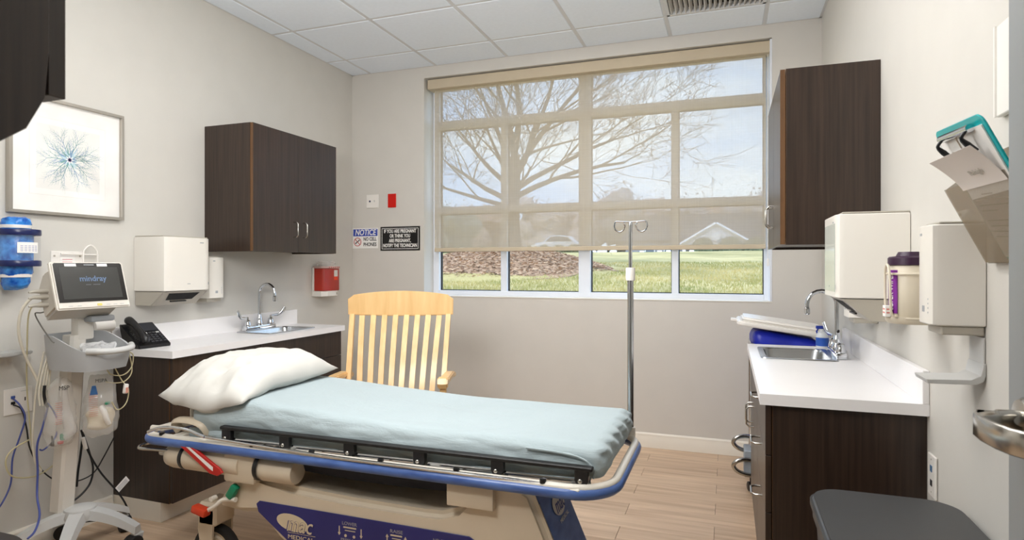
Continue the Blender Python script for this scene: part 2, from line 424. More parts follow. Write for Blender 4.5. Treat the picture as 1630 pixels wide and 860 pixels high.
for bx in ((-h, h, -h, -h+.022), (-h, h, h-.022, h), (-h, -h+.022, -h, h), (h-.022, h, -h, h)): f.box(*bx, -.007, .03, .002)
obj('frame', f, M['rail'], vt, 0)
obj('duct', MB().box(-h, h, -h, h, .05, .055), M['dark'], vt, 0)
s0 = None
for i in range(19):
    x = -h+.035+i*(2*h-.07)/18
    if s0 is None: s0 = obj('slat', MB().box(-.001, .001, -h+.02, h-.02, -.012, .026, m=R(.45, 'Y')), M['white'], vt, 0, loc=(x, 0, 0))
    else: dup(s0, vt, (x, 0, 0))
# roller blind
def mesh_fabric():
    m = bpy.data.materials.new('sunscreen_mesh'); m.use_nodes = True; nt = m.node_tree; nt.nodes.clear(); L = nt.links
    out = N(nt, 'ShaderNodeOutputMaterial'); t = N(nt, 'ShaderNodeBsdfTransparent'); d = N(nt, 'ShaderNodeBsdfDiffuse'); tr = N(nt, 'ShaderNodeBsdfTranslucent')
    d.inputs[0].default_value = lin((218, 203, 178)); tr.inputs[0].default_value = lin((186, 184, 180))
    a = N(nt, 'ShaderNodeMixShader'); a.inputs[0].default_value = .35; L.new(d.outputs[0], a.inputs[1]); L.new(tr.outputs[0], a.inputs[2])
    tc = N(nt, 'ShaderNodeTexCoord'); f = []
    for sx, sz in ((140, 2.0), (2, 110)):
        mp = N(nt, 'ShaderNodeMapping'); mp.inputs['Scale'].default_value = (sx, 1, sz); nz = N(nt, 'ShaderNodeTexNoise'); nz.inputs['Scale'].default_value = 1; nz.inputs['Detail'].default_value = 2
        L.new(tc.outputs['Object'], mp.inputs[0]); L.new(mp.outputs[0], nz.inputs['Vector']); f.append(nz)
    ad = N(nt, 'ShaderNodeMath', operation='ADD'); L.new(f[0].outputs[0], ad.inputs[0]); L.new(f[1].outputs[0], ad.inputs[1])
    mr = N(nt, 'ShaderNodeMapRange'); mr.inputs['From Min'].default_value = .6; mr.inputs['From Max'].default_value = 1.4; mr.inputs['To Min'].default_value = .50; mr.inputs['To Max'].default_value = .57
    L.new(ad.outputs[0], mr.inputs['Value'])
    mx = N(nt, 'ShaderNodeMixShader'); L.new(mr.outputs[0], mx.inputs[0]); L.new(t.outputs[0], mx.inputs[1]); L.new(a.outputs[0], mx.inputs[2]); L.new(mx.outputs[0], out.inputs[0])
    return m
M['blind'] = mat('blind_fabric_solid', (196, 182, 158), .7, var=.03)
bl = thing('roller_blind', 'beige see-through roller blind pulled three quarters down over the window', 'blind', (-1.0, 4.45, 1.4))
g = MB(); g.t = T(1.0, -4.45, -1.4)
g.box(-2.262, .243, 4.4495, 4.4505, 1.43, 2.74); obj('fabric', g, mesh_fabric(), bl, 0)
g = MB(); g.t = T(1.0, -4.45, -1.4); g.box(-2.262, .243, 4.443, 4.457, 1.402, 1.434, .004); obj('hem_bar', g, M['blind'], bl, 0)
g = MB(); g.t = T(1.0, -4.45, -1.4); g.box(-2.300, .270, 4.395, 4.500, 2.722, 2.800, .004); obj('valance', g, M['blind'], bl, 0)
g = MB(); g.t = T(1.0, -4.45, -1.4)
g.tube([(.256, 4.44, 2.74), (.256, 4.44, 1.30)], .0022, 5); g.tube([(.256, 4.452, 2.74), (.256, 4.452, 1.30)], .0022, 5); g.box(.249, .263, 4.436, 4.456, 1.285, 1.335, .003)
obj('pull_chain', g, M['white'], bl)

# ================= OUTSIDE =================
def gz(x, y): # lawn surface
    b = .06*(y-5) if y < 45 else 2.4+.012*(y-45)
    d = math.hypot((x+8.6)/4.6, (y-23)/4.2); b += .95*max(0, 1-d*d)**1.0 if d < 1 else 0
    return b+.05*noise.noise(Vector((x*.3, y*.3, 0)))
M['lawn'] = mat('lawn', (146, 134, 64), .9, var=.15, scale=(.35, .35, .35), rgb2=(198, 174, 112), detail=8, bump=.4, bscale=8)
M['mulch'] = mat('mulch', (156, 110, 76), .9, var=.3, scale=(7, 7, 7), rgb2=(196, 158, 122), detail=6, bump=.5, bscale=14)
lw = MB()
lw.grid(90, 80, lambda u, v: (-55+85*u, 4.75+105*v*v, gz(-55+85*u, 4.75+105*v*v)))
label(obj('lawn', lw, M['lawn'], None, 60), 'green and straw-coloured grass lawn rising outside the window', 'lawn')['kind'] = 'structure'
def blades(n, fx, cols3, hh, ww, name, lab, cat, m):
    mb = MB(); k = 0
    while k < n:
        x, y = fx()
        if x is None: continue
        z = gz(x, y); a = random.random()*PI; h = hh*random.uniform(.5, 1.3); dx, dy = ww*math.cos(a), ww*math.sin(a); lx, ly = random.uniform(-.5, .5)*h, random.uniform(-.5, .5)*h
        mb.add([(x-dx, y-dy, z-.01), (x+dx, y+dy, z-.01), (x+lx, y+ly, z+h)], [(0, 1, 2)]); k += 1
    o = obj(name, mb, m, None, 0); label(o, lab, cat, kind='stuff')
M['blade'] = mat('grass_blades', (138, 144, 54), .8, var=.2, scale=(.5, .5, .5), rgb2=(198, 174, 106), detail=8)
def fg():
    y = random.uniform(13.5, 30); x = random.uniform(-.55*y-1, .1*y+1)
    if math.hypot((x+8.6)/4.5, (y-23)/4.0) < 1: return (None, None)
    return x, y
blades(26000, fg, None, .09, .012, 'grass', 'tufts of green and dry grass covering the lawn outside', 'grass', M['blade'])
# mulch mound: sheet plus loose chips
mm = MB(); mm.grid(40, 40, lambda u, v: ((lambda a, r: (-8.6+4.5*r*math.cos(a)*(1+.1*math.sin(5*a)), 23+4.1*r*math.sin(a)*(1+.1*math.sin(5*a)), gz(-8.6+4.5*r*math.cos(a)*(1+.1*math.sin(5*a)), 23+4.1*r*math.sin(a)*(1+.1*math.sin(5*a)))+.012))(2*PI*u, v)))
mound = obj('mulch_mound', mm, M['mulch'], None, 60); label(mound, 'low mound of brown wood-chip mulch around the foot of the bare tree', 'mulch')
ch = MB()
for i in range(9000):
    a = random.random()*2*PI; r = math.sqrt(random.random()); x = -8.6+4.4*r*math.cos(a); y = 23+4.0*r*math.sin(a); z = gz(x, y)+.03
    m_ = T(x, y, z) @ R(random.random()*6) @ R(random.uniform(-.6, .6), 'X'); s1, s2 = random.uniform(.03, .08), random.uniform(.012, .025)
    ch.add([(-s1, -s2, 0), (s1, -s2, 0), (s1, s2, .01), (-s1, s2, .01)], [(0, 1, 2, 3)], m_)
cho = obj('wood_chip', ch, mat('wood_chips', (172, 124, 86), .8, var=.3, scale=(3, 3, 3), rgb2=(216, 180, 142), detail=5), mound, 0); cho['kind'] = 'stuff'
# the bare tree
M['bark'] = mat('bark', (92, 84, 78), .9, var=.25, scale=(8, 8, 2), bump=.3, bscale=20)
tree = thing('bare_tree', 'big leafless tree with spreading branches standing on the mulch mound', 'tree', (-8.2, 23, gz(-8.2, 23)-.05))
rt = random.Random(11)
twigs = MB(); limbs = []
def branch(mb, p, d, r, ln, lvl):
    n = 5; pts = [p.copy()]; rs = [r]; q = p.copy(); dd = d.copy()
    for i in range(n):
        dd = (dd+Vector((rt.uniform(-1, 1), rt.uniform(-1, 1), rt.uniform(-.6, .9)))*.16).normalized()
        q = q+dd*ln/n; pts.append(q.copy()); rs.append(r*(1-.62*(i+1)/n))
    mb.tube(pts, rs, 6 if lvl < 2 else (4 if lvl < 3 else 3), cap=False)
    if lvl >= 5: return
    k = (5, 5, 5, 4, 4)[lvl]
    for i in range(k):
        t = rt.uniform(.25, 1) if i else 1.0
        j = min(n-1, int(t*n)); b = pts[j].lerp(pts[j+1], t*n-j if t < 1 else 1)
        ax = Vector((rt.uniform(-1, 1), rt.uniform(-1, 1), rt.uniform(-.5, .7))).normalized()
        nd = (dd*.95+ax*.85).normalized()
        branch(mb if lvl < 2 else twigs, b, nd, max(.008, rs[j]*.52), ln*rt.uniform(.5, .72), lvl+1)
tk = MB(); tk.tube([(0, 0, 0), (.02, 0, .8), (0, .05, 1.7), (.1, 0, 2.6), (.12, 0, 3.8)], [.40, .30, .27, .24, .18], 12, smooth=3)
obj('trunk', tk, M['bark'], tree)
for i, (z, az, el, r, ln) in enumerate([(1.7, 3.3, .12, .10, 3.6), (1.9, 2.9, .45, .12, 3.8), (2.1, -.1, .30, .12, 4.6), (2.4, .2, .55, .12, 4.4), (2.4, 3.0, .8, .12, 4.0), (2.8, -.5, .75, .13, 4.4),
                                       (3.0, .1, 1.0, .14, 4.6), (3.2, 2.6, 1.1, .13, 4.2), (3.8, -.3, 1.3, .15, 4.4), (3.8, 3.5, 1.35, .15, 4.2), (2.2, 1.6, .5, .10, 3.4), (2.3, -1.6, .5, .10, 3.4)]):
    mb = MB(); branch(mb, Vector((.08, 0, z)), Vector((math.cos(az)*math.cos(el), math.sin(az)*math.cos(el), math.sin(el))), r, ln, 1)
    obj('limb', mb, M['bark'], tree)
obj('twigs', twigs, M['bark'], tree, 0, kind='stuff')
# distant trees: trunk + loose crown of small facets
M['far'] = [mat('far_crown_a', (188, 176, 172), .9, var=.15, scale=(.6, .6, .6)), mat('far_crown_b', (172, 166, 166), .9, var=.15, scale=(.6, .6, .6)), mat('far_evergreen', (146, 152, 142), .9, var=.2, scale=(.6, .6, .6)), mat('far_rust', (192, 166, 152), .9, var=.15, scale=(.6, .6, .6))]
def far_tree(px, d, hgt, wd, mi, lab):
    hgt *= .9
    b = at(px, 425, Y=d); z0 = gz(b.x, b.y)
    t = thing('distant_tree', lab, 'tree', (b.x, b.y, z0-.1), group='distant trees beyond the lawn')
    tk = MB(); tk.tube([(0, 0, 0), (.1, 0, hgt*.3), (0, 0, hgt*.8)], [.22, .16, .06], 6); obj('trunk', tk, M['bark'], t)
    c = MB(); rr = random.Random(int(px*7+d))
    blobs = [(rr.uniform(-.6, .6)*wd/2, rr.uniform(-.6, .6)*wd/2, hgt*rr.uniform(.18, .82), rr.uniform(.22, .38)*wd) for _ in range(13)]
    for _ in range(3600):
        bx, by, bz, br = rr.choice(blobs); v = Vector((rr.gauss(0, 1), rr.gauss(0, 1), rr.gauss(0, 1))).normalized()*br*rr.random()**.4
        p = Vector((bx, by, bz))+v; p.z = max(.4, p.z); s = rr.uniform(.1, .26); a = Vector((rr.uniform(-1, 1), rr.uniform(-1, 1), rr.uniform(-1, 1)))*s; b2 = Vector((rr.uniform(-1, 1), rr.uniform(-1, 1), rr.uniform(-1, 1)))*s
        c.add([p-a, p+a, p+b2], [(0, 1, 2)])
    for (bx, by, bz, br) in blobs:
        ico = bmesh.new(); bmesh.ops.create_icosphere(ico, subdivisions=2, radius=br*.62)
        for v in ico.verts: v.co = Vector((bx, by, bz))+v.co*(1+.35*noise.noise(v.co*1.3+Vector((px, 0, 0)))); v.co.z = max(.3, v.co.z)
        c.frombm(ico)
    obj('crown', c, M['far'][mi], t, 0)
for a in [(640, 74, 9, 9, 0, 'distant grey-brown tree at the left end of the row, beyond the big bare tree'), (712, 66, 6.5, 8, 2, 'distant dark evergreen tree left of the big bare trunk'),
          (765, 78, 8, 9, 3, 'distant rust-brown tree just behind the big bare trunk'), (842, 72, 9, 8, 0, 'distant pale brown tree between the left panes, right of the big trunk'),
          (905, 82, 10.5, 10, 0, 'tall distant brown tree just left of the wide centre mullion'), (968, 84, 10.5, 10, 1, 'broad distant bare tree just right of the wide centre mullion'),
          (1028, 90, 9.5, 9, 0, 'distant brown tree above the hanging pole hooks'), (1092, 84, 8, 9, 1, 'distant low tree left of the white gable'),
          (1140, 88, 9, 8, 3, 'distant round-topped tree right above the white gable'), (1190, 86, 8.0, 9, 1, 'distant low tree right of the white gable'), (1240, 80, 10, 10, 0, 'distant tree at the right end of the row by the window jamb'),
          (560, 80, 9, 10, 1, 'distant tree beyond the left window jamb')]: far_tree(*a)
# house with white gable
hb = at(1140, 400, Y=62); hz = gz(hb.x, hb.y)
ho = thing('house', 'pale grey house with a white gabled porch beyond the lawn', 'house', (hb.x, hb.y, hz-.62))
hwal = MB().box(-9, 9, 1.5, 9, 0, 2.0); obj('wall', hwal, mat('house_wall', (140, 140, 146), .8), ho, 0)
obj('roof', MB().prism([(-9.6, 2.0), (9.6, 2.0), (7.5, 4.6), (-7.5, 4.6)], 1.0, 9.5, 'y'), mat('house_shingle', (112, 112, 122), .9, scale=(1, 8, 8), var=.15), ho, 0)
gb = MB().prism([(-3.2, 1.5), (3.2, 1.5), (0, 3.3)], -.2, 1.6, 'y'); obj('gable', gb, mat('house_white', (225, 228, 234), .6), ho, 0)
gt = MB(); gt.tube([(-3.6, -.3, 1.35), (0, -.3, 3.5)], .19, 4); gt.tube([(3.6, -.3, 1.35), (0, -.3, 3.5)], .19, 4); obj('gable_trim', gt, mat('house_trim', (250, 250, 252), .5), ho, 0)
lo = MB(); lo.lathe([(.0, 0), (.42, 0), (.42, .1), (.3, .12), (.0, .12)], 16, m=T(0, -.28, 2.2) @ R(PI/2, 'X')); obj('gable_vent', lo, mat('house_trim_b', (250, 250, 252), .5), ho, 0)
for sx in (-3, 3): obj('porch_column', MB().box(sx-.15, sx+.15, -.2, .1, 0, 1.5), mat('porch_white', (235, 236, 240), .6), ho, 0)
for i, sx in enumerate((-6.5, -4.6, 4.6, 6.5)):
    f = obj('window', MB().box(sx-.5, sx+.5, 1.44, 1.52, .6, 1.7), mat('far_sash', (235, 235, 238), .5), ho, 0)
    obj('pane', MB().box(sx-.42, sx+.42, 1.42, 1.44, .68, 1.62), mat('far_glass', (90, 100, 112), .15), f, 0)
def bush(px, d, r, hgt, lab, grp, m):
    b = at(px, 400, Y=d); z0 = gz(b.x, b.y); c = MB(); rr = random.Random(int(px))
    for _ in range(500):
        v = Vector((rr.gauss(0, 1), rr.gauss(0, 1), abs(rr.gauss(0, 1)))).normalized(); p = Vector((v.x*r, v.y*r*.7, v.z*hgt*rr.uniform(.85, 1))); a = Vector((rr.uniform(-1, 1), rr.uniform(-1, 1), rr.uniform(-1, 1)))*.13; b2 = Vector((rr.uniform(-1, 1), rr.uniform(-1, 1), rr.uniform(-1, 1)))*.13
        c.add([p-a, p+a, p+b2], [(0, 1, 2)])
    c.lathe([(r*.93, 0), (r*.85, hgt*.5), (r*.5, hgt*.85), (.02, hgt*.95)], 10, m=Matrix.Diagonal((1, .7, 1, 1)))
    o = obj('shrub', c, m, None, 0, loc=(b.x, b.y, z0)); label(o, lab, 'shrub', grp)
M['bush'] = mat('clipped_shrub', (96, 108, 84), .9, var=.25, scale=(2, 2, 2)); M['hedge'] = mat('hedge_leaf', (104, 118, 74), .9, var=.35, scale=(1.5, 1.5, 1.5), rgb2=(136, 128, 96))
bush(1119, 59, 1.15, 1.5, 'round clipped shrub in front of the left half of the white gable', 'round shrubs before the white gable', M['bush'])
bush(1163, 59, 1.25, 1.5, 'round clipped shrub in front of the right half of the white gable', 'round shrubs before the white gable', M['bush'])
bush(1204, 59, 1.4, 1.4, 'round clipped shrub to the right of the white gable', 'round shrubs before the white gable', M['bush'])
ORD = ['first', 'second', 'third', 'fourth', 'fifth', 'sixth', 'seventh', 'eighth', 'ninth', 'tenth', 'eleventh', 'last']
for i, px in enumerate((700, 716, 732, 749, 767, 786, 806, 826, 846, 866, 890, 914)):
    bush(px, 47, .52, .62, ORD[i]+' low green shrub from the left in the hedge beyond the mulch mound', 'low hedge shrubs beyond the mound', M['hedge'])
# light car parked beyond the hedge
cp = at(893, 395, Y=52); cz = gz(cp.x, cp.y)
car = thing('car', 'pale silver parked car with a curved roof beyond the hedge, seen through the blind', 'car', (cp.x, cp.y, cz))
mcar = mat('car_paint', (214, 218, 224), .2, var=.02, coat=.5)
obj('body', MB().prism([(-2.2, .3), (2.2, .3), (2.25, .75), (1.5, .95), (1.0, 1.42), (.2, 1.55), (-.8, 1.5), (-1.4, .98), (-2.15, .88)], -.85, .85, 'y', .08), mcar, car, 50)
obj('window', MB().prism([(-1.2, 1.0), (1.2, 1.0), (.85, 1.36), (.15, 1.46), (-.7, 1.43)], -.87, .87, 'y'), mat('car_glass', (60, 66, 74), .1), car, 0)
for sx in (-1.35, 1.4): obj('wheel', MB().lathe([(.0, 0), (.33, 0), (.33, .2), (.0, .2)], 16, m=T(sx, -.92, .33) @ R(-PI/2, 'X')), M['rubber'], car)
# kerb stones and a post at the top of the lawn
for px, lab in ((1022, 'small white block at the lawn edge right of the hanging pole'), (1050, 'small white block at the lawn edge between the right panes'), (1064, 'small white block at the lawn edge left of the narrow right mullion'), (1101, 'small white block at the lawn edge below the white gable')):
    b = at(px, 400, Y=44.6); z0 = gz(b.x, b.y)
    label(obj('marker_block', MB().box(-.16, .16, -.1, .1, -.05, .10, .02), M['white'], None, 0, loc=(b.x, b.y, z0)), lab, 'block', 'white blocks along the lawn edge')
for px, hh, lab in ((849, .62, 'short white post by a dark bin at the lawn edge behind the mound'), (735, .5, 'short pale stake in front of the hedge left of the mound')):
    b = at(px, 400, Y=44); z0 = gz(b.x, b.y)
    p = thing('lawn_post', lab, 'post', (b.x, b.y, z0)); obj('post', MB().box(-.05, .05, -.05, .05, -.05, hh), M['white'], p, 0); obj('cross_plate', MB().box(-.16, .16, -.06, -.05, hh-.12, hh-.02), M['white'], p, 0)
# ================= FITTED FURNITURE =================
def pull(parent, x, y, z, ln=.096, vert=True, out=.034, name='handle'):
    r = .0042; h = ln/2; mb = MB(); c = .012
    if vert: p = [(x, y, z-h), (x+out-c, y, z-h), (x+out, y, z-h+c), (x+out, y, z+h-c), (x+out-c, y, z+h), (x, y, z+h)]
    else: p = [(x, y-h, z), (x+out-c, y-h, z), (x+out, y-h+c, z), (x+out, y+h-c, z), (x+out-c, y+h, z), (x, y+h, z)]
    mb.tube(p, r, 8); return obj(name, mb, M['nickel'], parent, 60)
def wall_cabinet(lab, loc, rz, W, D=.35, HH=.765):
    """box hung on the wall: local x out of the wall, y along it, z up from its underside"""
    t = thing('wall_cabinet', lab, 'cabinet', loc, rz)
    h = W/2
    obj('side_panel', MB().box(.001, D, -h, -h+.018, 0, HH), M['lam'], t, 0); obj('side_panel', MB().box(.001, D, h-.018, h, 0, HH), M['lam'], t, 0)
    obj('bottom_panel', MB().box(.001, D-.002, -h+.018, h-.018, .012, .03), M['lam'], t, 0); obj('top_panel', MB().box(.001, D, -h+.018, h-.018, HH-.018, HH), M['lam'], t, 0)
    obj('back_panel', MB().box(.001, .01, -h+.018, h-.018, .03, HH-.018), M['lam'], t, 0)
    for s in (-1, 1): obj('edge_band', MB().box(D, D+.0012, s*h-(.018 if s > 0 else 0), s*h+(0 if s > 0 else .018), 0, HH), M['lam_edge'], t, 0)
    for s in (-1, 1):
        a, b = (-h+.001, -.0015) if s < 0 else (.0015, h-.001)
        d = obj('door', MB().box(D+.004, D+.022, a, b, .002, HH-.002, .001), M['lam'], t, 0)
        obj('edge_band', MB().box(D+.0035, D+.0225, (-h+.0002 if s < 0 else h-.001), (-h+.001 if s < 0 else h-.0002), .002, HH-.002), M['lam_edge'], d, 0)
        pull(d, D+.022, s*.045, .147)
    return t
wall_cabinet('dark wood two-door wall cabinet above the sink on the left wall', (XL, 3.235, 1.372), 0, .80, .348, .762)
wall_cabinet('dark wood wall cabinet on the right wall beside the window', (XR, 3.165, 1.372), PI, .81, .345, .735)
# near cabinet with a rounded gable, left of the doorway on the front wall
t = thing('wall_cabinet', 'dark wall cabinet with a rounded lower corner close in the top left foreground', 'cabinet', (-.80, YF, 1.37), 0)
gab = [(0, 0), (.06, -.028), (.14, -.0), (.20, .028), (.255, .05), (.292, .078), (.313, .12), (.318, .18), (.318, 1.0), (0, 1.0)]
obj('side_panel', MB().prism(gab, -.02, 0, 'x', .001), M['lam'], t, 30)
obj('door', MB().box(-.62, -.012, .324, .346, .128, 1.0, .001), M['lam'], t, 0)
obj('bottom_panel', MB().box(-.62, -.02, .0, .318, .135, .153), M['lam'], t, 0)
obj('side_panel', MB().box(-.64, -.62, 0, .318, .128, 1.0), M['lam'], t, 0)
obj('back_panel', MB().box(-.62, -.02, .0, .012, .153, 1.0), M['lam'], t, 0)

def base_cabinet(lab, loc, rz, W, D, split, side_near, doors_far=True, sink=True):
    """local y from 0 (near end) to W*dirn"""
    t = thing('base_cabinet', lab, 'cabinet', loc, rz); dn = 1 if rz == 0 else -1
    def B(x0, x1, y0, y1, z0, z1, bev=0):
        a, b = dn*y0, dn*y1; return MB().box(x0, x1, min(a, b), max(a, b), z0, z1, bev)
    obj('side_panel', B(.001, D, 0, .018, .1, .826), M['lam'], t, 0); obj('side_panel', B(.001, D, W-.018, W, .1, .826), M['lam'], t, 0)
    obj('edge_band', B(D, D+.0012, 0, .018, .1, .826), M['lam_edge'], t, 0)
    obj('bottom_panel', B(.001, D, .018, W-.018, .1, .118), M['lam'], t, 0); obj('back_panel', B(.001, .012, .018, W-.018, .118, .826), M['lam'], t, 0)
    obj('toe_kick', B(.001, D-.055, .0, W, 0.0005, .1), M['base'], t, 0)
    f0, f1 = D+.004, D+.022; g = .0018
    for z0, z1 in ((.658, .824), (.468, .655), (.104, .465)):
        d = obj('drawer', B(f0, f1, .001, split-g, z0, z1, .001), M['lam'], t, 0); pull(d, f1, dn*split/2, z1-.03 if z1 < .8 else z1-.028, .1, False)
    obj('false_front', B(f0, f1, split+g, W-.001, .658, .824, .001), M['lam'], t, 0)
    m_ = (split+W)/2
    for a, b, s in ((split+g, m_-g/2, -1), (m_+g/2, W-.001, 1)):
        d = obj('door', B(f0, f1, a, b, .104, .655, .001), M['lam'], t, 0); pull(d, f1, dn*(m_+s*.045), .568)
    return t
base_cabinet('dark wood base cabinet under the left sink, behind the head of the stretcher', (XL, 2.255, 0), 0, 1.39, .385, .60, 0)
base_cabinet('dark wood base cabinet with stacked drawers under the right-hand sink', (XR, 2.165, 0), PI, 1.33, .435, .60, 0)

def worktop(lab, loc, rz, W, D, sink):   # sink=(x0,x1,y0,y1) hole, local, y measured from the near end
    t = thing('worktop', lab, 'worktop', loc, rz); dn = 1 if rz == 0 else -1
    x0, x1, y0, y1 = sink; mb = MB(); z0, z1 = .828, .864
    def B(xa, xb, ya, yb): a, b = dn*ya, dn*yb; mb.box(xa, xb, min(a, b), max(a, b), z0, z1)
    # slab with a hole: welded through shared grid
    xs = [.001, x0, x1, D]; ys = [0, y0, y1, W]
    bm = bmesh.new(); vt_ = {}
    def V(i, j, k):
        if (i, j, k) not in vt_: vt_[(i, j, k)] = bm.verts.new((xs[i], dn*ys[j], (z0, z1)[k]))
        return vt_[(i, j, k)]
    for i in range(3):
        for j in range(3):
            if (i, j) == (1, 1): continue
            for k in (0, 1): bm.faces.new([V(i, j, k), V(i+1, j, k), V(i+1, j+1, k), V(i, j+1, k)])
            for (di, dj, e) in ((-1, 0, ((0, 0), (0, 1))), (1, 0, ((1, 0), (1, 1))), (0, -1, ((0, 0), (1, 0))), (0, 1, ((0, 1), (1, 1)))):
                a, b = i+di, j+dj
                if a < 0 or a > 2 or b < 0 or b > 2 or (a, b) == (1, 1):
                    p, q = e; bm.faces.new([V(i+p[0], j+p[1], 0), V(i+q[0], j+q[1], 0), V(i+q[0], j+q[1], 1), V(i+p[0], j+p[1], 1)])
    mb.frombm(bm); obj('slab', mb, M['top'], t, 0)
    a, b = sorted((0, dn*W)); obj('backsplash', MB().box(.001, .019, a, b, z1, z1+.102, .0015), M['top'], t, 0)
    return t
LS = (.085, .335, .78, 1.20); RS = (.125, .42, .84, 1.22)
worktop('white laminate worktop with backsplash on the left wall', (XL, 2.235, 0), 0, 1.42, .43, LS)
worktop('white laminate worktop with backsplash on the right wall', (XR, 2.14, 0), PI, 1.37, .475, RS)
def sink(lab, loc, rz, s):
    t = thing('sink', lab, 'sink', loc, rz); dn = 1 if rz == 0 else -1
    x0, x1, y0, y1 = s; yc = (y0+y1)/2; W, D = y1-y0, x1-x0
    # outer rim, bowl: superellipse rings
    def ring(hx, hy, z, r, n=40):
        out = []
        for k in range(n):
            a = 2*PI*k/n; c, sn = math.cos(a), math.sin(a); e = r
            out.append((math.copysign(abs(c)**e, c)*hx, math.copysign(abs(sn)**e, sn)*hy, z))
        return out
    cx = (x0+x1)/2; rings = [ring(D/2+.013, W/2+.013, .0012, .12), ring(D/2+.011, W/2+.011, .005, .12), ring(D/2-.012, W/2-.012, .004, .2), ring(D/2-.016, W/2-.016, -.004, .22), ring(D/2-.026, W/2-.026, -.12, .3), ring(D/2-.05, W/2-.05, -.14, .45), ring(.02, .02, -.145, 1)]
    vs = [p for rg in rings for p in rg]; n = 40
    fs = [(i*n+k, i*n+(k+1) % n, (i+1)*n+(k+1) % n, (i+1)*n+k) for i in range(len(rings)-1) for k in range(n)]
    mb = MB(); mb.add(vs, fs, T(cx, dn*yc, .864)); obj('bowl', mb, M['steel'], t, 50)
    obj('drain', MB().lathe([(.0, -.143), (.03, -.143), (.03, -.1405), (.0, -.1405)], 18, m=T(cx, dn*yc, .864)), M['chrome'], t)
sink('small stainless steel sink let into the left worktop', (XL, 2.235, 0), 0, LS)
sink('small stainless steel sink let into the right-hand worktop', (XR, 2.14, 0), PI, RS)
def faucet(lab, loc, rz, flip=1):
    t = thing('faucet', lab, 'faucet', loc, rz)
    obj('deck_plate', MB().box(-.022, .022, -.135, .135, 0.0004, .03, .006, 2), M['chrome'], t)
    g = MB(); g.lathe([(.02, .03), (.022, .045), (.016, .055), (.018, .07), (.013, .085), (.011, .10)], 18)
    pts = [(0, 0, .09), (0, 0, .24)]+[(.0625-.0625*math.cos(a), 0, .24+.0625*math.sin(a)) for a in [PI*k/10 for k in range(1, 11)]]+[(.125, 0, .215)]
    g.tube(pts, .0095, 12); g.lathe([(.0095, 0), (.013, .004), (.013, .03), (.0095, .034)], 14, m=T(.125, 0, .19)); obj('spout', g, M['chrome'], t)
    for s in (-1, 1):
        h = MB(); h.lathe([(.021, .028), (.022, .04), (.017, .052), (.017, .066), (.008, .072), (.007, .088)], 16, m=T(0, s*.105, 0))
        h.tube([(0, s*.105, .084), (.004, s*.13, .086), (.012, s*.17, .088), (.02, s*.195, .105), (.026, s*.215, .135)], [.0055, .006, .010, .013, .012], 10, smooth=4, sx=.45)
        obj('wing_handle', h, M['chrome'], t)
    return t
faucet('chrome gooseneck faucet with wing handles at the left sink', (XL+.062, 2.235+.99, .864), 0)
faucet('chrome gooseneck faucet with wing handles at the right-hand sink', (XR-.095, 2.14+1.03, .864), PI)

# ================= DISPENSERS AND WALL ITEMS =================
def towel_dispenser(lab, loc, rz, win_=False):
    t = thing('paper_towel_dispenser', lab, 'dispenser', loc, rz); w_ = .15; D = .222
    c = MB().prism([(.002, -w_), (D-.03, -w_), (D-.012, -w_+.006), (D-.003, -w_+.022), (D, -w_+.045), (D, w_-.045), (D-.003, w_-.022), (D-.012, w_-.006), (D-.03, w_), (.002, w_)], 0, .29, 'z', .003)
    obj('cover', c, M['offwhite'], t, 40)
    obj('top_cap', MB().box(.002, D-.02, -w_+.004, w_-.004, .2905, .297, .002), M['dgrey'], t, 0)
    lo = MB().prism([(.002, -.003), (D-.018, -.003), (D*.52, -.078), (.002, -.078)], -w_+.006, w_-.006, 'y', .002); obj('outlet_housing', lo, M['dgrey'], t, 30)
    a = Vector((D-.018, 0, -.003)); b = Vector((D*.52, 0, -.078)); d = (b-a); nn = Vector((-d.z, 0, d.x)).normalized()
    if nn.x < 0: nn = -nn
    p0 = a+d*.12+nn*.001; p1 = a+d*.62+nn*.001
    sl = MB(); sl.add([tuple(p0+Vector((0, -.1, 0))), tuple(p0+Vector((0, .1, 0))), tuple(p1+Vector((0, .085, 0))), tuple(p1+Vector((0, -.085, 0)))], [(0, 1, 2, 3)]); obj('slot', sl, M['dark'], t, 0)
    p2 = a+d*.7+nn*.004; obj('teeth_bar', MB().box(-.004, .004, -.05, .05, -.003, .003, m=T(*p2)), M['black'], t, 0)
    mk = MB(); mk.box(D, D+.0006, w_-.075, w_-.05, .262, .267); mk.box(D, D+.0006, w_-.02, w_-.015, .03, .045)
    for q in range(3): mk.box(D, D+.0006, .0-.008+q*.007, .004-.008+q*.007, .035, .04)
    obj('mark', mk, M['grey'], t, 0)
    if win_: obj('level_window', MB().box(D-.0005, D+.0012, -w_+.05, w_-.03, .02, .26, .0005), clear('window_smoke', (214, 224, 218), .5, .05), t, 0)
    return t
towel_dispenser('large off-white paper towel dispenser on the left wall above the telephone', (XL, 2.52, 1.150), 0)
towel_dispenser('large off-white paper towel dispenser on the right wall below the dark cabinet', (XR, 2.49, 1.172), PI, True)
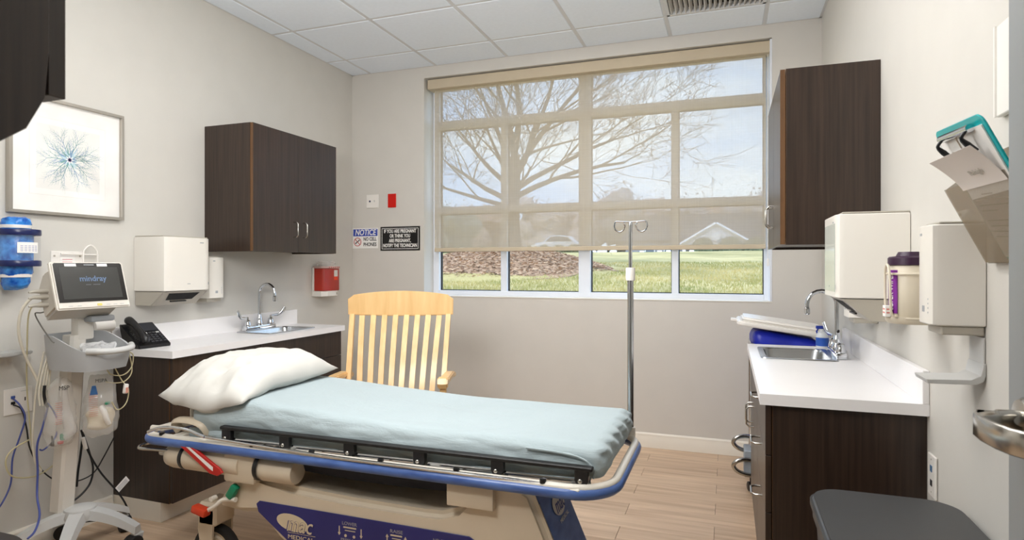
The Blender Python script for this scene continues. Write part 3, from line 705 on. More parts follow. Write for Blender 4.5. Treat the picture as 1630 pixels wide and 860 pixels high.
def soap_dispenser(lab, loc, rz, w_=.058, D=.112, HH=.245):
    t = thing('soap_dispenser', lab, 'dispenser', loc, rz)
    obj('cover', MB().prism([(.002, -w_), (D-.02, -w_), (D-.005, -w_+.006), (D, -w_+.022), (D, w_-.022), (D-.005, w_-.006), (D-.02, w_), (.002, w_)], 0, HH, 'z', .003), M['offwhite'], t, 40)
    obj('base_tray', MB().box(.002, D*.8, -w_+.006, w_-.006, -.022, -.0005, .003), M['dgrey'], t, 0)
    obj('top_cap', MB().box(.002, D-.018, -w_+.003, w_-.003, HH+.0005, HH+.006, .002), M['dgrey'], t, 0)
    mk = MB()
    for q in range(4): mk.box(D, D+.0006, w_-.026, w_-.0225, .028+q*.011, .032+q*.011)
    mk.box(D, D+.0006, -.012, .006, .03, .045); mk.box(D, D+.0006, -.03, -.014, HH-.025, HH-.019); obj('mark', mk, M['grey'], t, 0)
    return t
soap_dispenser('small white soap dispenser right of the left paper towel dispenser', (XL, 2.822, 1.092), 0)
soap_dispenser('near off-white hand sanitizer dispenser on the right wall above a drip tray', (XR, 1.772, 1.138), PI)
soap_dispenser('white soap dispenser mostly hidden behind the right-hand paper towel dispenser', (XR, 2.845, 1.072), PI)
# drip tray with wall plate
t = thing('drip_tray', 'grey drip tray on a wall plate under the near sanitizer dispenser', 'tray', (XR, 1.765, 1.0), PI)
obj('wall_plate', MB().box(.001, .005, -.045, .045, .01, .112, .001), M['lgrey'], t, 0)
obj('tray', MB().prism([(.001, .022), (.006, .008), (.02, 0), (.118, -.002), (.122, .008), (.03, .012), (.012, .022), (.006, .05), (.001, .05)], -.05, .05, 'y', .001), M['lgrey'], t, 40)
obj('drain_cap', MB().box(.05, .085, -.02, .02, -.006, -.003, .001), M['grey'], t, 0)
# wipes canister in its wire bracket
cb = thing('wall_bracket', 'cream wire bracket holding the purple-lidded wipes canister', 'bracket', (XR, 2.02, 1.135), PI)
g = MB(); r_ = .0035
g.tube([(.004, .06, .125), (.06, .068, .125), (.12, .05, .125), (.143, 0, .125), (.12, -.05, .125), (.06, -.068, .125), (.004, -.06, .125)], r_, 7, smooth=4)
g.tube([(.13, .052, .005), (.14, .052, .02), (.143, .052, .12), (.145, .03, .152), (.145, .008, .12), (.143, .008, .02), (.13, .008, .005)], r_, 7, smooth=4)
g.tube([(.004, .06, .0), (.10, .06, .0), (.13, 0, .0), (.10, -.06, .0), (.004, -.06, .0)], r_, 7, smooth=4)
obj('wire_hoop', g, M['cream'], cb)
obj('back_plate', MB().box(.001, .005, -.055, .055, -.02, .14, .001), M['cream'], cb, 0)
obj('base_cup', MB().lathe([(.0, -.017), (.058, -.017), (.064, -.011), (.066, .004), (.063, .004), (.061, -.008), (.0, -.008)], 24, m=T(.078, 0, 0)), M['cream'], cb)
tg = obj('tag', MB().box(.136, .150, .002, .034, .002, .034, .001, m=None), M['paper'], cb, 0)
g = MB()
for q in range(2): g.box(.1502, .1506, .007, .029, .012+q*.010, .016+q*.010); g.box(.139, .147, .0342, .0346, .012+q*.010, .016+q*.010)
obj('printed_line', g, mat('pink_ink', (214, 130, 120), .6), tg, 0)
wc = thing('wipes_canister', 'white canister of wipes with a purple label and dark purple lid', 'canister', (XR-.078, 2.02, 1.129), PI)
obj('tub', MB().lathe([(.0, 0), (.052, 0), (.055, .004), (.055, .152), (.052, .156), (.0, .156)], 32), M['cream'], wc)
lidm = mat('purple_lid', (50, 20, 50), .4, var=.08)
obj('lid', MB().lathe([(.0, .156), (.058, .156), (.058, .176), (.054, .180), (.038, .182), (.032, .194), (.0, .195)], 32), lidm, wc)
g = MB()
for q in range(8):
    a0, a1 = -.25+q*.12, -.25+(q+1)*.12
    g.add([(.0558*math.cos(a), .0558*math.sin(a), z) for a, z in ((a0, .018), (a1, .018), (a1, .142), (a0, .142))], [(0, 1, 2, 3)])
lb = obj('purple_label', g, mat('purple_print', (126, 40, 146), .45, var=.08), wc, 0)
g = MB()
a = .34; text(g, 'SUPER WIPES', .026, face_to((.0572*math.cos(a), .0572*math.sin(a), .08), (0, 0, 1), (math.cos(a), math.sin(a), 0)), width=.105)
obj('lettering', g, M['paper'], lb, 0)
# sharps container
t = thing('sharps_container', 'red sharps container with clear lid in a white holder on the left wall', 'container', (XL, 3.945, 1.06), 0)
obj('holder', MB().box(.001, .020, -.105, .105, -.0, .215, .004), M['offwhite'], t, 0)
obj('holder_tray', MB().prism([(.001, -.103), (.085, -.103), (.115, -.06), (.115, .06), (.085, .103), (.001, .103)], -.008, .034, 'z', .004), M['offwhite'], t, 30)
obj('bin', MB().prism([(.021, -.1), (.08, -.1), (.104, -.085), (.112, -.06), (.112, .085), (.104, .098), (.021, .1)], .035, .208, 'z', .003), mat('sharps_red', (168, 42, 24), .35, var=.05), t, 40)
ld = obj('lid', MB().prism([(.015, -.104), (.085, -.104), (.118, -.065), (.118, .07), (.108, .104), (.015, .104)], .209, .224, 'z', .002), mat('pale_red_band', (206, 176, 168), .4), t, 30)
g = MB()
for q in range(6): g.box(.1182, .119, -.05+q*.024, -.042+q*.024, .212, .221)
obj('printed_mark', g, M['red'], ld, 0)
obj('clear_cover', MB().prism([(.02, -.08), (.075, -.08), (.1, -.05), (.1, .05), (.08, .085), (.02, .085)], .2245, .262, 'z', .012, 2), clear('clear_lid', (220, 214, 208), .35, .1), t, 40)
lb = obj('warning_label', MB().box(.1122, .1129, .022, .066, .145, .195), mat('label_grey', (206, 204, 196), .6), t, 0)
obj('orange_band', MB().box(.1122, .113, .022, .066, .118, .144), mat('orange_red', (222, 62, 22), .5), t, 0)
obj('catch', MB().box(.1152, .117, .045, .058, .004, .024, .0005), M['dgrey'], t, 0)

# ---- back wall: jack plate, red plate, two signs ----
def back(name, lab, cat, x0, x1, z0, z1): return thing(name, lab, cat, ((x0+x1)/2, YB, (z0+z1)/2), 0), (x1-x0)/2, (z1-z0)/2
t, hw_, hh = back('jack_plate', 'white square wall plate with a small dark jack, above the notice sign', 'wall plate', -2.855, -2.739, 1.772, 1.884)
obj('plate', MB().box(-hw_, hw_, -.007, -.001, -hh, hh, .002), M['white'], t, 0)
obj('socket', MB().lathe([(0, 0), (.008, 0), (.008, .003), (0, .003)], 12, m=T(-.024, -.007, 0) @ R(PI/2, 'X')), mat('jack_blue', (30, 44, 80), .4), t)
obj('slot', MB().box(.017, .022, -.0085, -.0068, -.006, .008), M['grey'], t, 0)
t, hw_, hh = back('nurse_call_plate', 'bright red blank wall plate right of the white jack plate', 'wall plate', -2.650, -2.573, 1.770, 1.884)
obj('plate', MB().box(-hw_, hw_, -.007, -.001, -hh, hh, .002), mat('signal_red', (204, 26, 16), .4, var=.03), t, 0)
for sz in (-1, 1): obj('screw', MB().lathe([(0, 0), (.003, 0), (.003, .001), (0, .001)], 8, m=T(0, -.007, sz*.04) @ R(PI/2, 'X')), M['red'], t)
fb = lambda x, z, y=-.0035: face_to((x, y, z), (1, 0, 0), (0, -1, 0))
t, hw_, hh = back('notice_sign', 'white and blue NOTICE NO CELL PHONES sign on the back wall', 'sign', -2.998, -2.748, 1.440, 1.600)
t.location.x = -2.868; hw_ = .124; hh = .085
obj('board', MB().box(-hw_, hw_, -.003, -.001, -hh, hh, .0008), M['paper'], t, 0)
obj('blue_band', MB().box(-hw_+.006, hw_-.006, -.0036, -.003, .018, hh-.008), mat('sign_blue', (48, 72, 170), .5), t, 0)
g = MB(); text(g, 'NOTICE', .066, fb(0, .047, -.0042), bold=.0012, shear=.18, width=.205); obj('heading', g, M['paper'], t, 0)
g = MB(); text(g, 'NO CELL', .042, fb(.045, -.008), bold=.0008, width=.125); text(g, 'PHONES', .042, fb(.045, -.053), bold=.0008, width=.125); obj('lettering', g, M['ink'], t, 0)
g = MB(); c_ = [(-.076+.034*math.cos(a), -.0038, -.03+.034*math.sin(a)) for a in [2*PI*k/24 for k in range(24)]]
g.tube(c_, .0028, 5, closed=True); g.tube([(-.1, -.0038, -.006), (-.052, -.0038, -.054)], .0026, 5); obj('prohibition_ring', g, M['red'], t)
g = MB(); g.tube([(-.094, -.0034, -.044), (-.088, -.0034, -.036), (-.062, -.0034, -.02), (-.058, -.0034, -.012)], [.006, .0035, .0035, .006], 6); obj('handset_icon', g, M['ink'], t)
t, hw_, hh = back('pregnancy_sign', 'black sign with white lettering asking pregnant patients to notify the technician', 'sign', -2.722, -2.352, 1.414, 1.612)
obj('board', MB().box(-hw_, hw_, -.004, -.001, -hh, hh, .0015), mat('sign_black', (26, 25, 25), .35), t, 0)
g = MB(); a, b = hw_-.014, hh-.013
for bx in ((-a, a, b-.004, b), (-a, a, -b, -b+.004), (-a, -a+.004, -b, b), (a-.004, a, -b, b)): g.box(bx[0], bx[1], -.0046, -.004, bx[2], bx[3])
obj('border', g, M['paper'], t, 0)
g = MB()
for s, z, wd in (('IF YOU ARE PREGNANT', .060, .30), ('OR THINK YOU', .021, .19), ('ARE PREGNANT,', -.018, .205), ('NOTIFY THE TECHNICIAN', -.058, .315)): text(g, s, .040, fb(0, z, -.0048), bold=.0010, width=wd)
obj('lettering', g, M['paper'], t, 0)
# ---- outlets ----
t = thing('wall_outlet', 'cream double wall plate with two data cables plugged in, low on the left wall', 'outlet', (XL, 1.807, .680), 0)
obj('plate', MB().box(.001, .007, -.058, .058, -.058, .058, .002), M['white'], t, 0)
obj('data_port', MB().box(.007, .012, -.032, -.016, .014, .026, .001), mat('port_blue', (60, 84, 150), .4), t, 0)
obj('data_port', MB().box(.007, .012, -.032, -.016, -.012, 0, .001), M['black'], t, 0)
obj('slot', MB().box(.0068, .0075, .024, .029, -.004, .012), M['black'], t, 0)
obj('printed_line', MB().box(.0068, .0073, .008, .04, .040, .0415), M['grey'], t, 0)
t = thing('wall_outlet', 'tall white wall plate with two ports beside the right-hand base cabinet', 'outlet', (XR, 2.098, .663), PI)
obj('plate', MB().box(.001, .008, -.034, .034, -.062, .062, .002), M['white'], t, 0)
obj('data_port', MB().box(.008, .0095, -.008, .008, .012, .030), mat('port_blue_b', (70, 110, 150), .4), t, 0)
obj('data_port', MB().box(.008, .0095, -.008, .008, -.030, -.012), M['black'], t, 0)
for s in (-1, 1): obj('screw', MB().lathe([(0, 0), (.0025, 0), (.0025, .001), (0, .001)], 8, m=T(.008, 0, s*.048) @ R(PI/2, 'Y')), M['dgrey'], t)
# ---- framed print ----
pf = thing('framed_picture', 'framed print of a blue-green coral rosette in a silver frame on the left wall', 'picture', (XL, 2.025, 1.795), 0)
a, b = .268, .272; f_ = .014
frm = mat('champagne_frame', (178, 172, 162), .3, .6, var=.05, scale=(40, 40, 4))
g = MB()
for bx in ((-a, a, b-f_, b), (-a, a, -b, -b+f_), (-a, -a+f_, -b+f_, b-f_), (a-f_, a, -b+f_, b-f_)): g.box(.001, .03, bx[0], bx[1], bx[2], bx[3], .001)
obj('frame', g, frm, pf, 0)
obj('mat_board', MB().box(.004, .012, -a+f_, a-f_, -b+f_, b-f_), mat('mat_board', (240, 238, 234), .7), pf, 0)
obj('mat_line', MB().box(.0121, .0124, -.178, .178, -.18, .18), mat('mat_line', (228, 226, 220), .7), pf, 0)
obj('mat_inner', MB().box(.0125, .0128, -.176, .176, -.178, .178), mat('mat_inner', (242, 240, 236), .7), pf, 0)
pr = obj('print', MB().box(.0129, .0134, -.148, .148, -.15, .15), mat('print_paper', (232, 231, 227), .7), pf, 0)
rp = random.Random(5); gA = MB(); gB = MB(); gC = MB()
def stroke(mb, y0, z0, y1, z1, w0, w1, x=.0136):
    d = Vector((y1-y0, z1-z0)); 
    if d.length < 1e-6: return
    n = Vector((-d.y, d.x)).normalized(); mb.add([(x, y0+n.x*w0, z0+n.y*w0), (x, y0-n.x*w0, z0-n.y*w0), (x, y1-n.x*w1, z1-n.y*w1), (x, y1+n.x*w1, z1+n.y*w1)], [(0, 1, 2, 3)])
def frond(y, z, a, ln, wd, lv):
    mb = (gA, gB)[rp.random() < .45]
    for s in range(4):
        y2, z2 = y+math.cos(a)*ln/4, z+math.sin(a)*ln/4; stroke(mb, y, z, y2, z2, wd, wd*.85); wd *= .85; y, z = y2, z2; a += rp.uniform(-.18, .18)
        if lv > 0:
            for sg in (-1, 1):
                if rp.random() < .85: frond(y, z, a+sg*rp.uniform(.4, .7), ln*.48, wd*.7, lv-1)
for k in range(10):
    frond(0, 0, 2*PI*k/10+rp.uniform(-.08, .08), .105, .0022, 2)
for k in range(26):
    a_ = 2*PI*k/26+rp.uniform(-.1, .1); l_ = rp.uniform(.03, .066); mb = (gA, gB, gC)[rp.randrange(3)]
    stroke(mb, .012*math.cos(a_), .012*math.sin(a_), l_*math.cos(a_), l_*math.sin(a_), .0062, .0006, .01365+k*.00001)
obj('coral_branches', gA, mat('print_teal', (122, 164, 164), .7, var=.15), pr, 0); obj('coral_shading', gB, mat('print_blue', (128, 158, 188), .7, var=.15), pr, 0); obj('coral_highlights', gC, mat('print_pale', (184, 210, 220), .7, var=.1), pr, 0)
g = MB(); gD = MB()
for k in range(8): a_ = 2*PI*k/8; stroke(g, 0, 0, .024*math.cos(a_), .024*math.sin(a_), .006, .0005, .0141)
for k in range(9): a_ = 2*PI*k/9; stroke(gD, .003*math.cos(a_), .003*math.sin(a_), .011*math.cos(a_), .011*math.sin(a_), .003, .0006, .0144)
obj('coral_star', g, mat('print_white', (236, 236, 232), .7), pr, 0); obj('coral_heart', gD, mat('print_violet', (74, 66, 118), .7), pr, 0)
# picture glass is non-reflective, left very thin
# ---- blue emesis-bag holder ----
bh = thing('bag_dispenser', 'clear wall holder of crinkled blue bags with navy rings at the left edge', 'dispenser', (XL, 1.755, 1.34), 0)
blu = mat('blue_film', (14, 92, 204), .25, var=.3, scale=(30, 30, 30), rgb2=(76, 164, 244), bump=.5, bscale=60); 
def crinkle(p, k=1): 
    n = noise.noise_vector(p*38); return p+n*.009*k
rb = MB(); prof = [(.03, .155), (.05, .15), (.056, .13), (.05, .108), (.06, .1), (.062, .07), (.062, -.03), (.06, -.06), (.062, -.085), (.05, -.1), (.052, -.13), (.036, -.155), (.0, -.16)]
mb0 = MB().lathe([(0, .158)]+prof, 40); mb0.v = [tuple(crinkle(Vector(v), 1 if abs(v[2]) > .095 else .15)+Vector((.075, 0, 0))) for v in mb0.v]; obj('blue_bags', mb0, blu, bh, 60)
navr = mat('navy_ring', (24, 34, 84), .3, var=.06)
for z in (.077, -.058): obj('ring', MB().lathe([(.063, z), (.082, z), (.084, z+.004), (.084, z+.022), (.082, z+.026), (.063, z+.026)], 36, m=T(.085, 0, 0), cap=False), navr, bh)
for z in (.108, -.105): obj('strap', MB().lathe([(.053, z), (.056, z), (.056, z+.014), (.053, z+.014)], 30, m=T(.075, 0, 0), cap=False), M['white'], bh)
obj('clear_sleeve', MB().lathe([(.081, -.035), (.081, .078)], 36, m=T(.085, 0, 0), cap=False), clear('sleeve', (225, 232, 238), .08, .08), bh)
g = MB()
for q in range(6):
    a0, a1 = -.55+q*.17, -.55+(q+1)*.17; g.add([(.085+.0818*math.cos(a), .0818*math.sin(a), z) for a, z in ((a0, .0), (a1, .0), (a1, .046), (a0, .046))], [(0, 1, 2, 3)])
lb = obj('label', g, M['paper'], bh, 0)
g = MB()
for q in range(4):
    for s in range(5): a_ = -.42+s*.17; g.add([(.085+.0822*math.cos(a), .0822*math.sin(a), z) for a, z in ((a_, .008+q*.007), (a_+.12, .008+q*.007), (a_+.12, .0105+q*.007), (a_, .0105+q*.007))], [(0, 1, 2, 3)])
obj('printed_line', g, mat('label_ink', (150, 150, 190), .6), lb, 0)
obj('wall_plate', MB().box(.001, .006, -.05, .05, -.09, .12, .001), M['white'], bh, 0)
# ---- grey wall shelf tip at the left edge ----
g = MB().prism([(0, -.09), (.0, .02), (.05, .05), (.085, .052), (.105, .035), (.11, 0), (.11, -.3), (0, -.3)], 0, .016, 'z', .004, 2)
t = thing('wall_shelf', 'slim grey shelf with a rounded end at the left edge below the blue bags', 'shelf', (XL, 1.765, .895), 0); obj('board', g, M['lgrey'], t, 40)
obj('bracket', MB().box(.001, .012, -.28, -.22, -.05, -.0005), M['grey'], t, 0)
# ---- white bracket with wire loop behind the monitor ----
t = thing('wall_bracket', 'white bracket with a wire loop and small printed card behind the monitor', 'bracket', (XL, 2.02, 1.27), 0)
obj('plate', MB().box(.001, .006, -.075, .075, -.07, .085, .002), M['white'], t, 0)
g = MB(); g.tube([(.02, -.04, .072), (.02, .14, .070)], .0035, 6); g.tube([(.03, .06, -.05), (.03, .06, .07), (.03, .07, .10), (.03, .095, .117), (.03, .12, .10), (.03, .13, .07), (.03, .13, -.05)], .0035, 6, smooth=3); obj('wire_loop', g, M['white'], t)
cd = obj('card', MB().box(.0062, .0075, -.035, .035, -.03, .066), M['paper'], t, 0); g = MB()
for q in range(2): g.box(.0076, .008, -.024, .022, .044-q*.012, .047-q*.012)
obj('printed_line', g, mat('pink_ink_b', (206, 120, 130), .6), cd, 0)
for s in (-1, 1): obj('screw', MB().lathe([(0, 0), (.005, 0), (.005, .002), (0, .002)], 8, m=T(.006, s*.06, .062) @ R(PI/2, 'Y')), M['dgrey'], t)
# ---- acrylic pocket, clipboard, papers on the right wall ----
pk_ = thing('wall_pocket', 'smoky clear acrylic file pocket on the right wall behind the door edge', 'file holder', (XR, 1.50, 1.29), PI)
acr = clear('acrylic', (150, 132, 104), .48, .05)
obj('front_panel', MB().add([(.018, -.16, 0), (.098, -.16, .168), (.098, .16, .168), (.018, .16, 0), (.021, -.16, 0), (.101, -.16, .168), (.101, .16, .168), (.021, .16, 0)], [(0, 1, 2, 3), (4, 7, 6, 5), (0, 4, 5, 1), (3, 2, 6, 7), (1, 5, 6, 2), (0, 3, 7, 4)]), acr, pk_, 0)
for s in (-1, 1):
    y0 = s*.16; obj('end_panel', MB().prism([(.001, 0), (.018, 0), (.098, .168), (.001, .25)], min(y0, y0+s*.002), max(y0, y0+s*.002), 'y'), acr, pk_, 0)
obj('back_panel', MB().box(.0005, .0025, -.16, .16, 0, .25), acr, pk_, 0); obj('floor_strip', MB().box(.001, .016, -.16, .16, -.002, .001), acr, pk_, 0)
def lean(s, y, off=0):  # plane leaning in the pocket: s up along the sheet
    return Vector((.022+.40*s+off, y, .006+.92*s))
cbd = thing('clipboard', 'aqua clipboard tilted in the acrylic pocket, holding white papers', 'clipboard', (XR, 1.45, 1.272), PI)
tq = mat('aqua_plastic', (20, 178, 184), .25, var=.06); cl = MB(); rt_ = R(-.13, 'X')
def rr_outline(w_, h_, r, n=5):
    o = []
    for cx, cy, a0 in ((w_/2-r, h_-r, 0), (-w_/2+r, h_-r, PI/2), (-w_/2+r, r, PI), (w_/2-r, r, 1.5*PI)):
        for k in range(n+1): a_ = a0+PI/2*k/n; o.append((cx+r*math.cos(a_), cy+r*math.sin(a_)))
    return o
# local sheet frame: x across (wall-local y), y up the board, z away from the wall
SF = face_to((.006, 0, .016), (0, -1, 0), (.894, 0, -.447)); 
up = SF.to_3x3() @ Vector((0, 1, 0))
if up.z < 0: SF = SF @ R(PI)
tilt = R(-.06)
cl.prism(rr_outline(.235, .312, .02), 0, .004, 'z', .001, m=SF @ tilt); obj('board', cl, tq, cbd, 40)
sh = MB().prism(rr_outline(.213, .28, .003), .0045, .007, 'z', m=SF @ tilt @ T(0, .012, 0)); obj('paper_stack', sh, M['paper'], cbd, 0)
ck = MB(); ck.t = SF @ tilt @ T(0, .294, 0); ck.tube([(-.075, .0, .012), (.075, 0, .012)], .008, 10); obj('clip_bar', ck, M['chrome'], cbd)
for s in (-1, 1):
    ck = MB(); ck.t = SF @ tilt @ T(s*.062, .279, .012); ck.tube([(0, .012, .004), (0, .004, .016), (0, -.012, .012), (0, -.03, .004)], [.003, .0035, .006, .0045], 8, smooth=3); obj('clip_foot', ck, M['black'], cbd)
ck = MB(); ck.t = SF @ tilt @ T(0, .279, .012); ck.tube([(-.05, -.02, .002), (.05, -.02, .002)], .0015, 5); ck.tube([(0, .01, .002), (0, -.05, .001)], .0015, 5); obj('clip_wire', ck, M['nickel'], cbd)
g = MB(); g.t = SF @ tilt @ T(0, .012, 0)
for q, (a_, b_) in enumerate(((-.05, .0), (-.09, .09), (-.09, .09), (-.09, -.02), (-.09, .09), (-.09, .09), (-.09, .09), (-.09, -.04))):
    zz = .145-.0125*q-(.01 if q > 3 else 0); g.box(a_, b_, zz, zz+.0022, .007, .0073)
obj('printed_line', g, M['dgrey'], cbd, 0)
# loose sheet curling away from the clipboard
ls = thing('loose_paper', 'curling sheet of paper with faint print hanging off the clipboard', 'paper', (XR, 1.45, 1.272), PI)
def curl(u, v):
    p = Vector((-.112+.216*u, .262-.085*v, .009+.026*(1-v)**1.5*(1.1-.2*u))); return (SF @ R(-.02)) @ p
g = MB().grid(10, 14, curl, thick=.0006); sheet = obj('sheet', g, mat('paper_shade', (226, 218, 212), .75, var=.02), ls, 60)
def on_sheet(u, v, txt, size, wd):
    a0 = curl(u, v); ru = (curl(u+.1, v)-curl(u-.1, v)).normalized(); rv = (curl(u, v-.05)-curl(u, v+.05)).normalized(); n = ru.cross(rv)
    g = MB(); text(g, txt, size, face_to(a0+n*.0022, ru, n), width=wd, depth=.0003); obj('lettering', g, M['dgrey'], sheet, 0)
on_sheet(.60, .62, 'Raleigh', .018, .06)
# white panel edge beside the door
t = thing('wall_panel', 'white panel edge on the right wall just left of the door edge, above the clipboard', 'panel', (XR, 1.555, 1.71), PI)
obj('board', MB().box(.001, .016, -.065, .15, -.1, .1, .002), M['white'], t, 0)
obj('frame_rim', MB().box(.016, .02, -.065, -.058, -.1, .1), M['white'], t, 0)
# ================= THE STRETCHER =================
BED = thing('hospital_stretcher', 'wheeled hospital stretcher with blue bumper rail and beige base in the middle of the room', 'stretcher', (-1.3, 2.14, 0))
def W(**k): g = MB(); g.t = T(1.3, -2.14, 0); return g
M['beige'] = mat('stretcher_beige', (206, 192, 170), .38, var=.03)
M['bumper'] = mat('blue_bumper', (62, 92, 158), .3, var=.16, scale=(9, 9, 30), rgb2=(88, 118, 178))
M['frame'] = mat('stretcher_white_metal', (226, 220, 208), .35, var=.03)
# rail loop: white tube with a blue bumper on its outer face
def loop(x0, x1, y0, y1, z, rl, rr, n=8):
    o = []
    for cx, cy, a0, r in ((x1-rr, y0+rr, -PI/2, rr), (x1-rr, y1-rr, 0, rr), (x0+rl, y1-rl, PI/2, rl), (x0+rl, y0+rl, PI, rl)):
        for k in range(n+1): a = a0+PI/2*k/n; o.append((cx+r*math.cos(a), cy+r*math.sin(a), z))
    return o
RX0, RX1, RY0, RY1, RZ = -2.305, -.318, 1.812, 2.525, .583
g = W(); g.tube(loop(RX0+.022, RX1-.022, RY0+.022, RY1-.022, RZ+.0065, .09, .13), .0145, 12, closed=True); obj('rail_tube', g, M['frame'], BED, 60)
g = W(); g.tube(loop(RX0+.018, RX1-.018, RY0+.018, RY1-.018, RZ-.0085, .095, .135), .0195, 12, closed=True); obj('bumper', g, M['bumper'], BED, 60)
# deck under the mattress
g = W(); g.box(-2.08, -.42, 1.90, 2.42, .575, .60, .01); obj('deck', g, M['frame'], BED, 0)
for x in (-2.12, -1.55, -.95, -.45):
    g = W(); g.box(x-.02, x+.02, 1.82, 2.48, .572, .594, .004); obj('cross_bar', g, M['frame'], BED, 0)
# head end frame: inner white bar and grab bars
g = W(); g.tube([(-2.25, 1.86, .612), (-2.18, 1.90, .614), (-2.12, 2.2, .618), (-2.16, 2.42, .618)], .012, 8, smooth=5); obj('head_bar', g, M['frame'], BED)
g = W(); g.box(-2.235, -2.195, 1.86, 2.44, .600, .612, .004); obj('head_bar', g, M['frame'], BED, 0)
g = W(); g.tube([(-2.15, 1.905, .60), (-2.145, 1.88, .645), (-2.06, 1.875, .655), (-2.00, 1.88, .64), (-1.99, 1.9, .60)], .020, 8, smooth=4, sx=.5); obj('head_corner_guard', g, M['beige'], BED)
g = W(); g.tube([(-2.21, 2.02, .60), (-2.21, 2.02, .685)], .007, 6); g.tube([(-2.21, 2.02, .685), (-2.205, 2.02, .70)], .005, 6); obj('push_handle', g, M['frame'], BED)
g = W(); g.tube([(-2.20, 1.80, .615), (-2.12, 1.80, .640), (-2.0, 1.80, .642), (-1.92, 1.80, .625), (-1.86, 1.815, .615), (-1.4, 1.82, .600), (-1.0, 1.82, .598), (-.5, 1.83, .596)], .006, 8, smooth=5); obj('release_rod', g, M['chrome'], BED)
g = W(); g.tube([(-2.02, 1.86, .53), (-2.20, 1.83, .535), (-2.25, 1.80, .545), (-2.26, 1.85, .55), (-2.16, 1.92, .55)], .006, 7, smooth=4); obj('release_loop', g, M['nickel'], BED)
# folded side rail: black bar, six black brackets, chrome links
g = W(); g.box(-1.875, -.395, 1.842, 1.870, .643, .656, .003); sr = obj('side_rail', g, mat('black_rail', (16, 15, 15), .5, var=.1), BED, 0)
bx_ = [-1.845, -1.568, -1.283, -1.0, -.712, -.43]; br0 = None
for i, x in enumerate(bx_):
    if br0 is None:
        g = MB(); g.prism([(-.022, .046), (.022, .046), (.022, .012), (.014, -.004), (-.014, -.004), (-.022, .012)], -.011, .011, 'y', .002); br0 = obj('rail_bracket', g, M['black'], sr, 30, loc=(x+1.3, 1.856-2.14, .600))
        b0 = MB(); b0.lathe([(0, 0), (.0075, 0), (.0075, .003), (.004, .005), (0, .005)], 14, m=T(0, 0, 0) @ R(PI/2, 'X')); bolt0 = obj('bolt', b0, M['nickel'], sr, 60, loc=(x+1.3-.004, 1.845-2.14, .611))
    else:
        dup(br0, sr, (x+1.3, 1.856-2.14, .600)); dup(bolt0, sr, (x+1.3-.004, 1.845-2.14, .611))
for i, x in enumerate(bx_[1:]):
    g = W(); g.tube([(x-.01, 1.858, .610), (x-.26, 1.864, .604)], .0065, 8); g.tube([(x-.03, 1.868, .600), (x-.25, 1.872, .592)], .005, 8); obj('link_rod', g, M['chrome'], sr)
for x in (-2.16, -1.70, -1.43, -1.14, -.85, -.55):
    g = W(); g.lathe([(0, 0), (.011, 0), (.011, .012), (.0, .013)], 10, m=T(x, 1.83, .598)); obj('rail_button', g, M['black'], BED)
# column housings / mechanisms under the deck
g = W(); m_ = T(-2.175, 1.875, .508) @ R(PI/2, 'Y')
g.lathe([(0, 0), (.022, .002), (.044, .02), (.05, .05), (.05, .40), (.0, .40)], 28, m=m_); mech = obj('backrest_cylinder', g, M['beige'], BED)
for x in (-2.075, -1.70):
    g = W(); g.lathe([(.0505, 0), (.0515, .002), (.0515, .018), (.0505, .02)], 28, m=T(x, 1.875, .508) @ R(PI/2, 'Y'), cap=False); obj('black_band', g, M['black'], mech)
g = W(); g.lathe([(0, 0), (.047, .004), (.047, .16), (.043, .168), (0, .17)], 28, m=T(-1.70, 1.88, .503) @ R(PI/2, 'Y')); obj('end_cylinder', g, M['beige'], BED)
g = W(); g.box(-1.85, -1.70, 1.835, 1.93, .445, .565, .012, 2); obj('cylinder_clamp', g, M['beige'], BED, 40)
g = W(); g.lathe([(0, 0), (.014, 0), (.014, .03), (.02, .03), (.02, .045), (0, .045)], 12, m=T(-2.215, 1.875, .512) @ R(PI/2, 'Y')); obj('gas_fitting', g, M['nickel'], BED)
g = W(); P_ = [(-2.055, .575), (-1.985, .575), (-1.84, .500), (-1.83, .487), (-1.855, .472), (-1.895, .478)]
g.prism(P_, 1.812, 1.822, 'y', .002); rdb = obj('red_bracket', g, M['red'], BED, 0)
g = W(); g.prism([(-2.01, .570), (-1.995, .570), (-1.875, .505), (-1.875, .49), (-1.89, .497)], 1.8105, 1.8118, 'y'); obj('white_stripe', g, M['paper'], rdb, 0)
g = W(); g.box(-.895, -.725, 1.845, 1.95, .475, .572, .006, 2); bxh = obj('square_housing', g, M['beige'], BED, 40)
for x in (-.9, -.72):
    g = W(); g.lathe([(0, 0), (.009, 0), (.009, .012), (0, .012)], 10, m=T(x-.006, 1.90, .525) @ R(PI/2, 'Y')); obj('bolt', g, M['nickel'], bxh)
# navy sling pan between the housings
pan = lambda u, v: (1.3-1.60+u*.78, -.245+v*.44, .570-.115*max(0, math.sin(PI*v))**.22*(.6+.4*math.sin(PI*(.2+.6*u)))) 
g = MB().grid(24, 14, pan, thick=.004); obj('sling_pan', g, mat('navy_fabric', (14, 17, 32), .7, var=.15, bump=.4, bscale=12), BED, 60)
